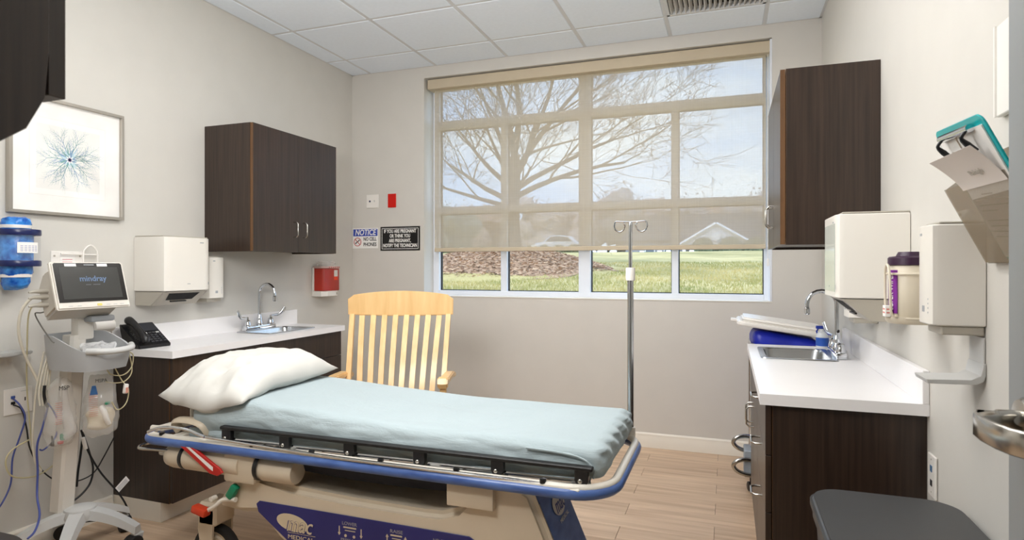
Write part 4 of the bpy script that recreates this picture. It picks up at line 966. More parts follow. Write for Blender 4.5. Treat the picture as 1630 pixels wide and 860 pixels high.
# base shroud: U-shaped front outline, extruded across, bevelled
o_ = [(-1.91, .325), (-1.905, .36), (-1.87, .405), (-1.80, .46), (-1.74, .475), (-1.66, .46), (-1.55, .445), (-1.30, .435), (-1.0, .432), (-.93, .435), (-.87, .455), (-.80, .53), (-.75, .565), (-.64, .565), (-.60, .54), (-.555, .44), (-.495, .30), (-.465, .17), (-.60, .15), (-.9, .17), (-1.5, .17), (-1.62, .24), (-1.72, .325), (-1.80, .315)]
g = W(); g.prism([(x, z) for x, z in o_], 1.87, 2.19, 'y', .022, 3); base = obj('base_shroud', g, M['beige'], BED, 40)
for y_ in (1.866,):
    g = W(); g.prism([(-1.715, .365), (-1.70, .378), (-.82, .372), (-.80, .362), (-.80, .20), (-1.50, .20), (-1.705, .335)], 1.8655, 1.869, 'y', .001); pl = obj('instruction_panel', g, mat('panel_navy', (34, 36, 104), .35, var=.1), BED, 0)
pm = lambda x, z: face_to((x+1.3, 1.8652-2.14, z), (1, 0, 0), (0, -1, 0))
g = MB(); c_ = []
for k in range(28):
    a = 2*PI*k/28; c_.append((.072*math.cos(a), .032*math.sin(a)))
logo = mat('logo_beige', (206, 190, 162), .45, var=.03)
g.prism(c_, 0, .0006, 'z', m=pm(-1.545, .315) @ R(-.12)); ov = obj('logo_oval', g, logo, pl, 0)
g = MB(); text(g, 'mac', .092, pm(-1.515, .308) @ T(0, 0, .0012), shear=.28, bold=.001, width=.125); obj('logo_outline', g, mat('panel_navy_b', (34, 36, 104), .35), pl, 0)
g = MB(); text(g, 'mac', .086, pm(-1.513, .310) @ T(0, 0, .0022), shear=.28, width=.118); text(g, 'MEDICAL', .022, pm(-1.505, .262) @ T(0, 0, .001), width=.118); g.box(-1.565+1.3, -1.44+1.3, 1.8638-2.14, 1.865-2.14, .2775, .279); obj('lettering', g, logo, pl, 0)
dim = mat('panel_print', (150, 146, 150), .5)
g = MB()
for s, x, z, h_, wd in (('LOWER', -1.292, .347, .017, .062), ('PRESS BOTH', -1.283, .287, .014, .09), ('FEET ONLY', -1.352, .268, .012, .066), ('HEAD ONLY', -1.20, .268, .012, .066), ('RAISE', -1.098, .347, .017, .05), ('PRESS HERE', -1.098, .287, .014, .08), ('NEUTRAL', -.918, .340, .017, .072)): text(g, s, h_, pm(x, z) @ T(0, 0, .0005), width=wd)
obj('lettering', g, dim, pl, 0)
g = MB(); icon = logo
def arrow(x, z, dirn, l=.034):
    g.prism([(x+1.3-.002, z+dirn*l/2), (x+1.3+.002, z+dirn*l/2), (x+1.3+.002, z-dirn*l*.2), (x+1.3+.006, z-dirn*l*.2), (x+1.3, z-dirn*l/2), (x+1.3-.006, z-dirn*l*.2), (x+1.3-.002, z-dirn*l*.2)], 1.8640-2.14, 1.8652-2.14, 'y')
for x, dn in ((-1.335, 1), (-1.242, 1), (-1.135, -1), (-1.062, -1)): arrow(x, .318, dn)
for x, wd in ((-1.29, .054), (-1.098, .046)):
    for q, (a, b) in enumerate(((.331, .336), (.321, .3235))): g.box(x+1.3-wd/2+q*.006, x+1.3+wd/2-q*.004, 1.8638-2.14, 1.865-2.14, a, b)
    for s in (-1, 1): g.lathe([(0, 0), (.0055, 0), (.0055, .001), (0, .001)], 10, m=T(x+1.3+s*.018, 1.8648-2.14, .303) @ R(PI/2, 'X'))
g.box(-.95+1.3, -.885+1.3, 1.8638-2.14, 1.865-2.14, .322, .325)
g.prism([(-1.285+1.3-.010, .245), (-1.285+1.3+.010, .245), (-1.285+1.3, .275)], 1.8638-2.14, 1.865-2.14, 'y')
obj('symbols', g, icon, pl, 0)
# end panel on the foot-end tower, facing +X
def endp(z0, z1, y0, y1):
    x = lambda z: -.600+(.54-z)*(.105/.24)+.0035 if z < .54 else -.5965
    return [(x(z0)+1.3, y0-2.14, z0), (x(z0)+1.3, y1-2.14, z0), (x(z1)+1.3, y1-2.14, z1), (x(z1)+1.3, y0-2.14, z1)]
g = MB(); q = endp(.24, .532, 1.895, 2.165); g.add(q, [(0, 1, 2, 3)]); q2 = [(p[0]-.003, p[1], p[2]) for p in q]; g.add(q2, [(3, 2, 1, 0)]); ep = obj('end_panel', g, M['bumper'], BED, 0)
nE = Vector((1, 0, .105/.24)).normalized(); 
g = MB(); em = face_to((-.5625+1.3+.006, 2.04-2.14, .455), (0, 1, 0), nE); g.prism([(.062*math.cos(2*PI*k/24), .036*math.sin(2*PI*k/24)) for k in range(24)], 0, .0008, 'z', m=em); obj('logo_oval', g, M['lgrey'], ep, 0)
g = MB(); text(g, 'mac', .07, em @ T(.005, -.002, .0016), shear=.28, width=.1); obj('logo_lettering', g, mat('end_navy', (40, 56, 130), .4), ep, 0)
g = MB(); text(g, 'MEDICAL', .018, em @ T(.008, -.05, .0006), width=.1); obj('lettering', g, M['lgrey'], ep, 0)
# green tabs and brake pedal
g = W(); g.prism([(-.012, -.02), (.012, -.02), (.016, .02), (-.006, .026)], -.008, .008, 'y', .004, m=T(-.655, 1.855, .325) @ R(.25, 'Y')); obj('green_tab', g, M['green'], BED, 40)
g = W(); g.box(-.016, .016, -.014, .014, -.03, .03, .008, 2, m=T(-1.815, 1.85, .405) @ R(.6, 'Y')); obj('green_tab', g, M['green'], BED, 40)
g = W(); g.tube([(-1.80, 1.85, .375), (-1.86, 1.85, .368), (-1.89, 1.84, .345), (-1.925, 1.835, .322)], [.010, .009, .008, .008], 8, smooth=4); g.lathe([(0, 0), (.010, 0), (.010, .025), (0, .025)], 14, m=T(-1.90, 1.85, .372) @ R(PI/2, 'X')); obj('pedal_arm', g, M['frame'], BED)
g = W(); g.box(-.035, .035, -.018, .018, -.015, .015, .006, 2, m=T(-1.955, 1.83, .320) @ R(.2, 'Y')); obj('red_pedal', g, mat('orange_pedal', (206, 60, 28), .4), BED, 40)
# casters
def caster(x, y, rz):
    g = W(); g.prism([(-.035, .30), (.035, .30), (.03, .22), (.018, .10), (-.018, .10), (-.045, .22)], -.055, -.045, 'y', m=T(x, y, 0) @ R(rz)); g.prism([(-.035, .30), (.035, .30), (.03, .22), (.018, .10), (-.018, .10), (-.045, .22)], .045, .055, 'y', m=T(x, y, 0) @ R(rz)); g.box(-.045, .045, -.055, .055, .236, .33, .01, m=T(x, y, 0) @ R(rz)); c = obj('caster', g, M['beige'], BED, 30)
    g = W(); g.lathe([(.09, -.02), (.108, -.018), (.112, 0), (.108, .018), (.09, .02)], 36, m=T(x, y, .112) @ R(rz) @ R(PI/2, 'X'), cap=False); obj('tyre', g, M['rubber'], c)
    g = W(); g.lathe([(0, -.022), (.07, -.022), (.075, -.014), (.091, -.016), (.091, .016), (.075, .014), (.07, .022), (0, .022)], 36, m=T(x, y, .112) @ R(rz) @ R(PI/2, 'X')); obj('wheel_disc', g, M['beige'], c)
for x, y, rz in ((-1.975, 1.93, .0), (-1.72, 2.25, .3), (-.66, 1.97, .1), (-.62, 2.25, .2)): caster(x, y, rz)
# mattress with fitted sheet
def mtop(x):   # surface height along the bed
    t = max(0, min(1, (-.9-x)/1.1)); return .712+.045*t*t*(3-2*t)
def mfn(p):
    x = p.x; k = (p.z-.60)/.11; z = .60+k*(mtop(x)-.60); q = Vector((x, p.y, z))
    side = max(0, (1.918-p.y)/.05); side = min(1, side)
    n1 = noise.noise(Vector((x*5, p.y*9, p.z*30))); n2 = noise.noise(Vector((x*16+n1, p.y*14, p.z*52)))
    q.y -= side*(.010*n1+.004*n2); q.z += (1-side)*.0022*noise.noise(Vector((x*3, p.y*5, 2)))+side*.003*n1
    foot = max(0, min(1, (x+.42)/.05)); q.x += foot*(.006*n2+.006*math.sin(p.y*60+p.z*80)*max(0, min(1, (p.z-.63)/.05)))
    return q
ms = MB().soft(-2.07, -.358, 1.876, 2.475, .60, .71, .048, (150, 50, 22), mfn); mt = thing('mattress', 'stretcher mattress in a pale teal fitted sheet', 'mattress', (-1.2, 2.16, .601))
ms.v = [(v[0]+1.2, v[1]-2.16, v[2]-.601) for v in ms.v]
def sheet_mat():
    m = mat('teal_sheet', (166, 180, 184), .85, var=.03, scale=(3, 3, 3), bump=0); nt = m.node_tree; L = nt.links; b = nt.nodes['Principled BSDF']
    b.inputs['Sheen Weight'].default_value = .15
    tc = N(nt, 'ShaderNodeTexCoord'); h = None
    for sc_, st in (((5, 9, 22), .6), ((60, 60, 60), .12)):
        mp = N(nt, 'ShaderNodeMapping'); mp.inputs['Scale'].default_value = sc_; nz = N(nt, 'ShaderNodeTexNoise'); nz.inputs['Scale'].default_value = 1; nz.inputs['Detail'].default_value = 5; nz.inputs['Distortion'].default_value = .8
        L.new(tc.outputs['Object'], mp.inputs[0]); L.new(mp.outputs[0], nz.inputs['Vector']); bp = N(nt, 'ShaderNodeBump'); bp.inputs['Strength'].default_value = st; bp.inputs['Distance'].default_value = .012
        L.new(nz.outputs[0], bp.inputs['Height'])
        if h: L.new(h.outputs[0], bp.inputs['Normal'])
        h = bp
    L.new(h.outputs[0], b.inputs['Normal']); return m
M['sheet'] = sheet_mat()
obj('fitted_sheet', ms, M['sheet'], mt, 0)
for f in mt.children[0].data.polygons: f.use_smooth = True
# corner fold seams at the foot and head
g = MB(); g.t = T(1.2, -2.16, -.601); g.tube([(-.62, 1.872, .690), (-.50, 1.870, .686), (-.43, 1.871, .672), (-.395, 1.876, .64), (-.40, 1.882, .612)], .004, 6, smooth=5); obj('corner_seam', g, M['sheet'], mt)
g = MB(); g.t = T(1.2, -2.16, -.601)
def skirt(u, v): x = -2.07+1.66*u; return Vector((x, 1.892+.006*math.sin(x*40)+.01*noise.noise(Vector((x*8, v*3, 0))), .625-.05*v-.0*u))
g.grid(120, 6, skirt, thick=.003); obj('sheet_skirt', g, M['sheet'], mt, 60)
# pillow
plw = thing('pillow', 'plump white pillow in a loose pillowcase at the head of the stretcher', 'pillow', (-1.995, 2.165, .80), 0)
def pil(u, v, s):
    a, b = u*2-1, v*2-1           # a across (x), b along (y)
    ea, eb = 1-abs(a)**2.6, 1-abs(b)**2.9; h = (max(0, ea)*max(0, eb))**.5
    x = a*.222*(1-.12*(b*b)*(1-a*a)*0-.06*(1-b*b)*abs(a)); y = b*.305*(1+(-.08 if b > 0 else .05)*(1-a*a)*abs(b)**3)
    # corner pulls
    z = s*h*(.115 if s > 0 else .050)
    w1 = noise.noise(Vector((a*2.2, b*2.6, s)))*.014+noise.noise(Vector((a*6, b*5, s+4)))*.006+(.10-abs(noise.noise(Vector((a*2.6+b, b*4.2, 7)))))*.035*max(0, min(1, (-b+.1)/.6))
    edge = max(0, -b-.35)/.65; w1 += edge*.018*math.sin(a*7+b*3)*h
    z += w1*min(1, h*2.5)
    if s > 0: z -= .022*max(0, 1-abs(b+.62-.25*(a-.1))/.09)*max(0, 1-abs(a-.22)/.45)
    zb = -.072
    z = z+(.0 if s > 0 else 0); p = Vector((x, y, z)); p.z = p.z-.010-.075*edge**1.5*(1-.45*a*a)
    return p
g = MB(); n = 44
top = [pil(i/n, j/n, 1) for i in range(n+1) for j in range(n+1)]; bot = [pil(i/n, j/n, -1) for i in range(n+1) for j in range(n+1)]
fs = [(i*(n+1)+j, (i+1)*(n+1)+j, (i+1)*(n+1)+j+1, i*(n+1)+j+1) for i in range(n) for j in range(n)]
# rest the underside on the mattress
def rest(p):
    wx = p.x-1.995; zf = mtop(wx)+.003-.80
    return (p.x, p.y, max(p.z, zf)) if p.y+2.165 > 1.885 and wx > -2.05 else (p.x, p.y, max(p.z, zf-.085))
g.add([rest(p) for p in top], fs); g.add([rest(p) for p in bot], [f[::-1] for f in fs])
pm_ = mat('white_pillowcase', (206, 204, 198), .85, var=.015, bump=.5, bscale=9)
po = obj('pillowcase', g, pm_, plw, 0)
bm = bmesh.new(); bm.from_mesh(po.data); bmesh.ops.remove_doubles(bm, verts=bm.verts, dist=.0015); bmesh.ops.recalc_face_normals(bm, faces=bm.faces)
for f in bm.faces: f.smooth = True
bm.to_mesh(po.data); bm.free()

# IV pole clamped to the far foot corner
t = thing('iv_pole', 'thin chrome infusion pole with two hooks rising from the foot of the stretcher', 'pole', (-.372, 2.47, .60))
g = MB(); g.lathe([(.0, .0), (.0125, .0), (.0125, .667), (0, .667)], 16); obj('lower_tube', g, M['steel'], t)
g = MB(); g.lathe([(0, .667), (.0075, .667), (.0075, .860), (0, .865)], 14); obj('upper_tube', g, M['chrome'], t)
g = MB(); g.lathe([(.0, .625), (.018, .625), (.019, .63), (.019, .672), (.017, .677), (0, .677)], 18); obj('locking_collar', g, M['white'], t)
for s in (-1, 1):
    g = MB(); pts = [(0, 0, .862), (s*.04, 0, .864), (s*.060, 0, .864), (s*.066, 0, .850), (s*.062, 0, .832), (s*.045, 0, .822), (s*.027, 0, .832), (s*.022, -.006, .850), (s*.028, -.01, .856)]
    g.tube(pts, .0032, 8, smooth=5); obj('hook', g, M['chrome'], t)
g = MB(); g.lathe([(0, -.03), (.02, -.03), (.02, .03), (0, .03)], 16, m=T(0, 0, -.0)); obj('socket', g, M['frame'], t)

# ================= ROCKING CHAIR =================
CH = thing('rocking_chair', 'light maple wooden rocking chair with a slatted back behind the stretcher', 'chair', (-1.80, 3.10, 0), math.radians(20))
CH.scale = (.92, 1, .985)
mw = mat('maple_wood', (226, 182, 120), .35, var=.08, scale=(24, 24, 3), rgb2=(236, 198, 140), detail=5, coat=.2)
# local: x across, -y is the front; back leans towards +y
def bk(z): return .02+.22*max(0, (z-.42))/.7 -.20 # y of the back plane at height z
crest_o = []
nn = 18
for k in range(nn+1):
    u = -1+2*k/nn; crest_o.append((u*.335, 1.128+.027*(1-u*u)-.02*max(0, (abs(u)-.9)/.1)**2))
for k in range(nn+1):
    u = 1-2*k/nn; crest_o.append((u*.333, 1.010+.012*(u*u)-.006))
g = MB(); bm = bmesh.new(); g.prism(crest_o, bk(1.07)-.012, bk(1.07)+.012, 'y', .004, 2)
g.v = [(v[0], v[1]-.035*(1-(v[0]/.335)**2)*-1+.0, v[2]) for v in g.v]; obj('crest_rail', g, mw, CH, 40)
def slat_pts(x0, x1, z0=.43, z1=1.012):
    out = []
    for k in range(9):
        t = k/8; z = z0+(z1-z0)*t; c_ = .035*(1-(x0/.335)**2)*t; out.append((x0+(x1-x0)*(1-t), bk(z)+c_-.02*math.sin(PI*t), z))
    return out
for i in range(8):
    x = -.245+i*.49/7; g = MB()
    P = slat_pts(x, x*.86)
    vs = []; 
    for p in P: vs += [(p[0]-.0165, p[1]-.006, p[2]), (p[0]+.0165, p[1]-.006, p[2]), (p[0]+.0165, p[1]+.006, p[2]), (p[0]-.0165, p[1]+.006, p[2])]
    fs = [(a*4+b, a*4+(b+1) % 4, (a+1)*4+(b+1) % 4, (a+1)*4+b) for a in range(8) for b in range(4)]+[(0, 1, 2, 3), (32, 33, 34, 35)]
    g.add(vs, fs); obj('back_slat', g, mw, CH, 30)
for s in (-1, 1):
    g = MB(); P = slat_pts(s*.305, s*.272, .16, 1.02)
    vs = []
    for p in P: vs += [(p[0]-.015, p[1]-.014, p[2]), (p[0]+.015, p[1]-.014, p[2]), (p[0]+.015, p[1]+.014, p[2]), (p[0]-.015, p[1]+.014, p[2])]
    g.add(vs, fs); obj('back_post', g, mw, CH, 30)
    g = MB(); g.prism([(y_, z_+.06) for y_, z_ in [(.02, .615), (-.10, .640), (-.30, .652), (-.43, .655), (-.455, .672), (-.485, .668), (-.495, .64), (-.48, .615), (-.45, .612), (-.43, .625), (-.30, .622), (-.10, .61), (.02, .585)]], s*.325-.028, s*.325+.028, 'x', .006, 2); obj('armrest', g, mw, CH, 40)
    g = MB(); g.box(s*.325-.018, s*.325+.018, -.46, -.425, .14, .675, .004); obj('front_post', g, mw, CH, 0)
    g = MB(); n_ = 14; pts = []
    for k in range(n_+1):
        t = k/n_; y = -.52+1.0*t; z = .03+.16*(2*t-1)**2*.6; pts.append((y, z))
    g.prism([(y, z+.045) for y, z in pts]+[(y, z) for y, z in reversed(pts)], s*.30-.014, s*.30+.014, 'x', .003); g.v = [(v[0], v[1], max(.001, v[2]-.029)) for v in g.v]; obj('rocker', g, mw, CH, 30)
    g = MB(); g.tube([(s*.30, -.44, .06), (s*.31, -.44, .16)], .015, 8); g.tube([(s*.30, -.13, .045), (s*.285, -.15, .2)], .015, 8); obj('leg', g, mw, CH)
sl0 = None
for i in range(9):
    y = -.46+i*.042; g = MB().box(-.28, .28, y, y+.032, .385, .400, .003); obj('seat_slat', g, mw, CH, 0)
for s in (-1, 1): obj('seat_rail', MB().box(s*.27-.012, s*.27+.012, -.46, -.09, .33, .384), mw, CH, 0)
obj('front_stretcher', MB().box(-.31, .31, -.455, -.43, .30, .384), mw, CH, 0)

# ================= TELEPHONE =================
ph = thing('desk_telephone', 'black desk telephone with small screen on the left worktop corner', 'telephone', (-2.862, 2.325, .8645), math.radians(-6)); ph.scale = (.87, .87, .87)
# local: +x towards the user, body sloping up to the back
pb = MB().prism([(.095, 0), (.095, .018), (-.075, .135), (-.092, .135), (-.085, .10), (-.045, 0)], -.098, .098, 'y', .004, 2); obj('body', pb, M['black'], ph, 30)
sl = Matrix(T(.095, 0, .019) @ R(-math.atan2(.117, .170)-PI, 'Y')).copy()
ang = math.atan2(.117, .170)
def onph(u, v, h=0): # u along slope from the front edge, v sideways, h above the surface
    return Vector((.095-u*math.cos(ang)+h*math.sin(ang), v, .0185+u*math.sin(ang)+h*math.cos(ang)))
def slab(mb, u0, u1, v0, v1, h0, h1):
    P = [onph(u, v, h) for h in (h0, h1) for u, v in ((u0, v0), (u1, v0), (u1, v1), (u0, v1))]
    mb.add([tuple(p) for p in P], [(0, 1, 2, 3), (4, 7, 6, 5), (0, 4, 5, 1), (1, 5, 6, 2), (2, 6, 7, 3), (3, 7, 4, 0)])
g = MB(); slab(g, .125, .195, -.02, .085, .001, .004); obj('display', g, mat('phone_screen', (44, 46, 52), .45, var=.05), ph, 0)
keym = mat('phone_key', (64, 64, 68), .4, var=.05)
k0 = 0
for r in range(4):
    for c in range(3):
        g = MB(); slab(g, .018+r*.019, .030+r*.019, -.012+c*.024, .005+c*.024, .001, .006); obj('key', g, keym, ph, 0)
for r in range(5):
    g = MB(); slab(g, .02+r*.018, .031+r*.018, .066, .082, .001, .005); obj('key', g, keym, ph, 0)
for c in range(4):
    g = MB(); slab(g, .100, .112, -.014+c*.025, .004+c*.025, .001, .005); obj('key', g, M['lgrey'] if c in (0, 3) else keym, ph, 0)
g = MB(); a = [tuple(onph(u, -.065, h)) for u, h in ((.0, .022), (.02, .034), (.06, .044), (.11, .046), (.16, .044), (.195, .034), (.212, .022))]
g.tube(a, [.021, .025, .020, .018, .020, .026, .021], 12, smooth=4, sx=.9); obj('handset', g, M['black'], ph)
g = MB(); a = [onph(.02+.004*k, -.088-.006*math.cos(k*1.6), .012+.006*math.sin(k*1.6)) for k in range(34)]; g.tube([tuple(p) for p in a], .0018, 5, smooth=2); obj('coiled_cord', g, M['black'], ph)

# ================= MONITOR CART =================
CT = thing('monitor_cart', 'wheeled patient monitor stand with screen and grey basket at the left wall', 'medical cart', (-2.74, 1.905, 0))
def L_(): g = MB(); g.t = T(2.74, -1.905, 0); return g
M['stand'] = mat('stand_white', (218, 213, 204), .4, var=.02)
# five arched legs
for a in (23, 95, 167, 239, 311):
    a = math.radians(a); R_ = .235 if a > 1.5 and a < 3.2 else .25
    if abs(a-math.radians(167)) < .01: R_ = .215
    if abs(a-math.radians(311)) < .01: R_ = .26
    g = MB(); sec = []
    nS = 10
    for k in range(nS+1):
        t = k/nS; r = .02+t*(R_-.02); z = .196-.085*t**1.8; wd = .038-.012*t; th = .042-.012*t
        sec += [(r, -wd, z-th), (r, -wd*.75, z), (r, wd*.75, z), (r, wd, z-th)]
    fs = [(i*4+j, i*4+(j+1) % 4, (i+1)*4+(j+1) % 4, (i+1)*4+j) for i in range(nS) for j in range(4)]+[(0, 1, 2, 3), (nS*4, nS*4+1, nS*4+2, nS*4+3)]
    g.add(sec, fs, R(a)); lg = obj('leg', g, M['lgrey'], CT, 50)
    cx, cy = R_*math.cos(a)*.96, R_*math.sin(a)*.96; w2 = a+1.1
    g = MB(); g.t = T(cx, cy, 0); g.lathe([(0, .062), (.012, .062), (.012, .085), (0, .085)], 10); g.prism([(-.03, .045), (-.012, .078), (.03, .078), (.018, .03), (-.004, .03)], -.018, .018, 'y', .004, m=R(w2)); cst = obj('caster', g, M['lgrey'], lg, 40)
    g = MB(); g.t = T(cx, cy, .037) @ R(w2) @ T(-.012, 0, 0) @ R(PI/2, 'X'); g.lathe([(.0, -.026), (.024, -.026), (.033, -.024), (.036, -.02), (.036, .02), (.033, .024), (.024, .026), (0, .026)], 24); 
    obj('wheel', g, M['rubber'], lg); 
g = MB(); g.lathe([(0, .15), (.065, .15), (.07, .17), (.06, .20), (.04, .206), (0, .206)], 24); obj('hub', g, M['lgrey'], CT)
# leaning column
cb_, ct_ = Vector((-.075, -.03, .19)), Vector((.015, -.035, .98))
g = MB(); sec = []
for t in (0, .25, .5, .75, 1):
    c = cb_.lerp(ct_, t); hx, hy = .038-.004*t, .036+.0*t
    for q in ((-1, -.7), (-.7, -1), (.7, -1), (1, -.7), (1, .7), (.7, 1), (-.7, 1), (-1, .7)): sec.append((c.x+q[0]*hx, c.y+q[1]*hy, c.z))
g.add(sec, [(i*8+j, i*8+(j+1) % 8, (i+1)*8+(j+1) % 8, (i+1)*8+j) for i in range(4) for j in range(8)]+[tuple(range(8)), tuple(range(32, 40))]); obj('column', g, M['stand'], CT, 30)
g = MB(); g.box(.0, .05, -.045, .03, .955, 1.085, .01, 2); obj('neck', g, M['stand'], CT, 40)
g = MB(); g.box(.045, .10, -.02, .09, 1.035, 1.062, .008, 2); obj('tilt_lever', g, M['grey'], CT, 40)
# basket
def bplan(n=48):
    o = []
    for k in range(n):
        a = 2*PI*k/n; c, s = math.cos(a), math.sin(a); e = .55
        o.append((math.copysign(abs(c)**e, c), math.copysign(abs(s)**e, s)))
    return o
pl_ = bplan(); bc = Vector((.075, -.018, 0)); hx, hy = .155, .122
def rimz(q): return .985-.075*max(0, (q[0]+.35)/1.35)**1.1 - .0*abs(q[1])
V = []; F = []; n = len(pl_)
rings = [(1.0, None), (.955, .5), (.90, .0)]
outer = []; 
for (sc_, kz) in ((1.0, 1), (.97, .5), (.90, .0)):
    for q in pl_: z = rimz(q) if kz == 1 else (.835+(rimz(q)-.835)*kz); V.append((bc.x+q[0]*hx*sc_, bc.y+q[1]*hy*sc_, z))
for (sc_, kz) in ((.95, 1), (.92, .5), (.85, .06)):
    for q in pl_: z = rimz(q) if kz == 1 else (.835+(rimz(q)-.835)*kz); V.append((bc.x+q[0]*hx*sc_, bc.y+q[1]*hy*sc_, z))
def rg(a, b): return [(a*n+k, a*n+(k+1) % n, b*n+(k+1) % n, b*n+k) for k in range(n)]
F = rg(0, 1)+rg(1, 2)+rg(3, 0)+rg(4, 3)+rg(5, 4)+[tuple(range(2*n, 3*n)), tuple(range(5*n, 6*n))]
g = MB().add(V, F); bk_ = obj('basket', g, mat('basket_grey', (176, 178, 180), .42, var=.02), CT, 45)
g = MB(); g.tube([(bc.x+hx*.86, bc.y-hy*.82, .925), (bc.x+hx+.035, bc.y-hy*.45, .922), (bc.x+hx+.045, bc.y, .922), (bc.x+hx+.035, bc.y+hy*.45, .925), (bc.x+hx*.86, bc.y+hy*.82, .93)], .0135, 12, smooth=5); obj('handle', g, M['lgrey'], bk_)
# monitor: tilted back, facing the room
MT = T(.130, -.052, 1.19) @ R(math.radians(-4)) @ R(math.radians(-17), 'Y')
g = MB(); g.t = MT
g.prism([(-.148, -.098), (.148, -.098), (.152, -.094), (.152, .104), (.146, .110), (-.146, .110), (-.152, .104), (-.152, -.094)], 0, .022, 'x', .006, 2); mon = obj('monitor_housing', g, M['stand'], CT, 40)
g = MB(); g.t = MT; g.prism([(-.11, -.108), (.0, -.075), (.0, .09), (-.07, .085), (-.12, .03)], -.135, .135, 'y', .01, 2); obj('monitor_back', g, mat('monitor_back', (196, 190, 180), .45), mon, 40)
g = MB(); g.t = MT; g.prism([(-.142, -.068), (.142, -.068), (.142, .098), (.136, .104), (-.136, .104), (-.142, .098)], .0225, .0235, 'x'); obj('bezel', g, mat('bezel_black', (30, 27, 25), .25), mon, 0)
g = MB(); g.t = MT; g.box(.0236, .0240, -.122, .122, -.054, .086); scn = obj('screen', g, mat('screen_grey', (64, 64, 62), .18, var=.06, scale=(10, 10, 10)), mon, 0)
fm = lambda y, z, x=.0241: MT @ face_to((x, y, z), (0, 1, 0), (1, 0, 0))
g = MB(); text(g, 'mindray', .034, fm(.008, .033), bold=.0006, width=.112, depth=.0002); obj('lettering', g, mat('screen_blue', (92, 116, 150), .3), scn, 0)
g = MB(); g.t = MT
for a, b in ((-.026, -.004), (.004, .034)): g.box(.0240, .0243, a, b, .006, .0085)
obj('small_print', g, mat('screen_print', (96, 100, 106), .3), scn, 0)
g = MB(); g.t = MT
g.box(.0236, .0245, -.098, -.052, .089, .101); obj('sticker', g, M['paper'], mon, 0)
g = MB(); g.t = MT; g.box(.0236, .0245, .034, .078, .089, .101); obj('sticker', g, M['paper'], mon, 0)
g = MB(); g.t = MT; g.box(.0236, .0242, -.02, .022, .094, .098); obj('indicator_bar', g, M['grey'], mon, 0)
g = MB(); g.t = MT; g.box(.0225, .0245, .006, .026, -.088, -.078, .0008); obj('yellow_button', g, mat('button_yellow', (226, 204, 110), .4), mon, 0)
g = MB(); g.t = MT
for y in (-.11, -.075, .045, .075, .105): g.box(.0225, .0232, y, y+.016, -.085, -.0835)
obj('printed_mark', g, M['grey'], mon, 0)
for z in (-.05, -.018, .005):
    g = MB(); g.t = MT @ T(-.055+z*.3, -.135, z); g.tube([(0, .01, 0), (0, -.03, 0), (0, -.048, 0), (0, -.07, -.004)], [.010, .010, .008, .004], 10); obj('connector', g, M['dgrey'], mon)
CT_END = None
# cables: everything surveyed in depth planes just in front of the wall
def cable(lab, pix, r, m, name='cable', parent=None, group=None):
    """pix: (x, y, X-plane)"""
    pts = [at(px, py, X=X) for px, py, X in pix]; o0 = pts[0]
    g = MB(); g.tube([tuple(p-o0) for p in pts], r, 7, smooth=6)
    o = obj(name, g, m, None, 60, loc=o0); label(o, lab, 'cable', group); return o
wire_w = mat('cream_cable', (222, 216, 200), .4, var=.03); wire_y = mat('yellowed_cable', (196, 186, 148), .45, var=.05); wire_b = mat('blue_cable', (72, 84, 150), .4, var=.08); wire_k = mat('black_cable', (24, 24, 26), .45); wire_g = mat('grey_cable', (120, 118, 112), .4)
cable('thick cream cable looping left from the monitor down to the tie beside the basket', [(76, 472, -2.74), (52, 474, -2.74), (34, 496, -2.76), (30, 530, -2.78), (40, 566, -2.80), (56, 598, -2.82), (68, 626, -2.82), (74, 645, -2.82)], .0058, wire_w)
cable('second cream cable inside the first loop, running down past the wall outlet', [(80, 481, -2.74), (60, 484, -2.76), (46, 500, -2.78), (43, 560, -2.82), (43, 620, -2.88), (48, 680, -2.88), (54, 725, -2.88), (66, 748, -2.88)], .003, wire_y)
cable('thin grey cable sagging between the monitor side and the basket corner', [(84, 493, -2.74), (66, 498, -2.74), (56, 500, -2.76), (66, 520, -2.76), (80, 540, -2.70), (86, 546, -2.68)], .0028, wire_g)
cable('pale tan loop of cable hanging low left of the cart column', [(47, 700, -2.90), (20, 716, -2.9), (9, 735, -2.9), (16, 756, -2.9), (36, 761, -2.9), (62, 756, -2.9), (88, 738, -2.9), (98, 720, -2.9)], .0034, wire_y)
for i, (dx, lab) in enumerate(((0, 'leftmost strand of the cream cable bundle below the basket corner'), (5, 'second strand of the cream cable bundle below the basket corner'), (9, 'third strand of the cream cable bundle below the basket corner'), (13, 'rightmost strand of the cream cable bundle below the basket corner'))):
    cable(lab, [(86-3*i % 4, 548+i*3, -2.76), (76+dx*.5, 566, -2.78), (66+dx, 600, -2.79), (62+dx*1.1, 628, -2.80), (64+dx, 646, -2.80)], .004, wire_w, group='cream cable bundle')
cable('long cream cable dropping from the bundle to the cart base', [(70, 560, -2.79), (58, 620, -2.82), (54, 660, -2.84), (52, 700, -2.85), (56, 735, -2.86), (66, 750, -2.86)], .0042, wire_w)
cable('black tied lead hanging beside the cream bundle', [(71, 614, -2.79), (70, 628, -2.79), (73, 642, -2.79), (76, 648, -2.79)], .006, wire_k)
cable('blue lead looping down from the black tie to the floor', [(76, 642, -2.79), (86, 656, -2.79), (93, 676, -2.79), (86, 700, -2.79), (70, 716, -2.79), (63, 716, -2.79)], .0034, wire_b)
cable('long blue lead running from the black tie past the cart base', [(76, 648, -2.80), (68, 680, -2.81), (59, 710, -2.82), (60, 750, -2.82), (59, 790, -2.80), (63, 820, -2.72), (56, 845, -2.64), (44, 858, -2.62)], .0044, wire_b)
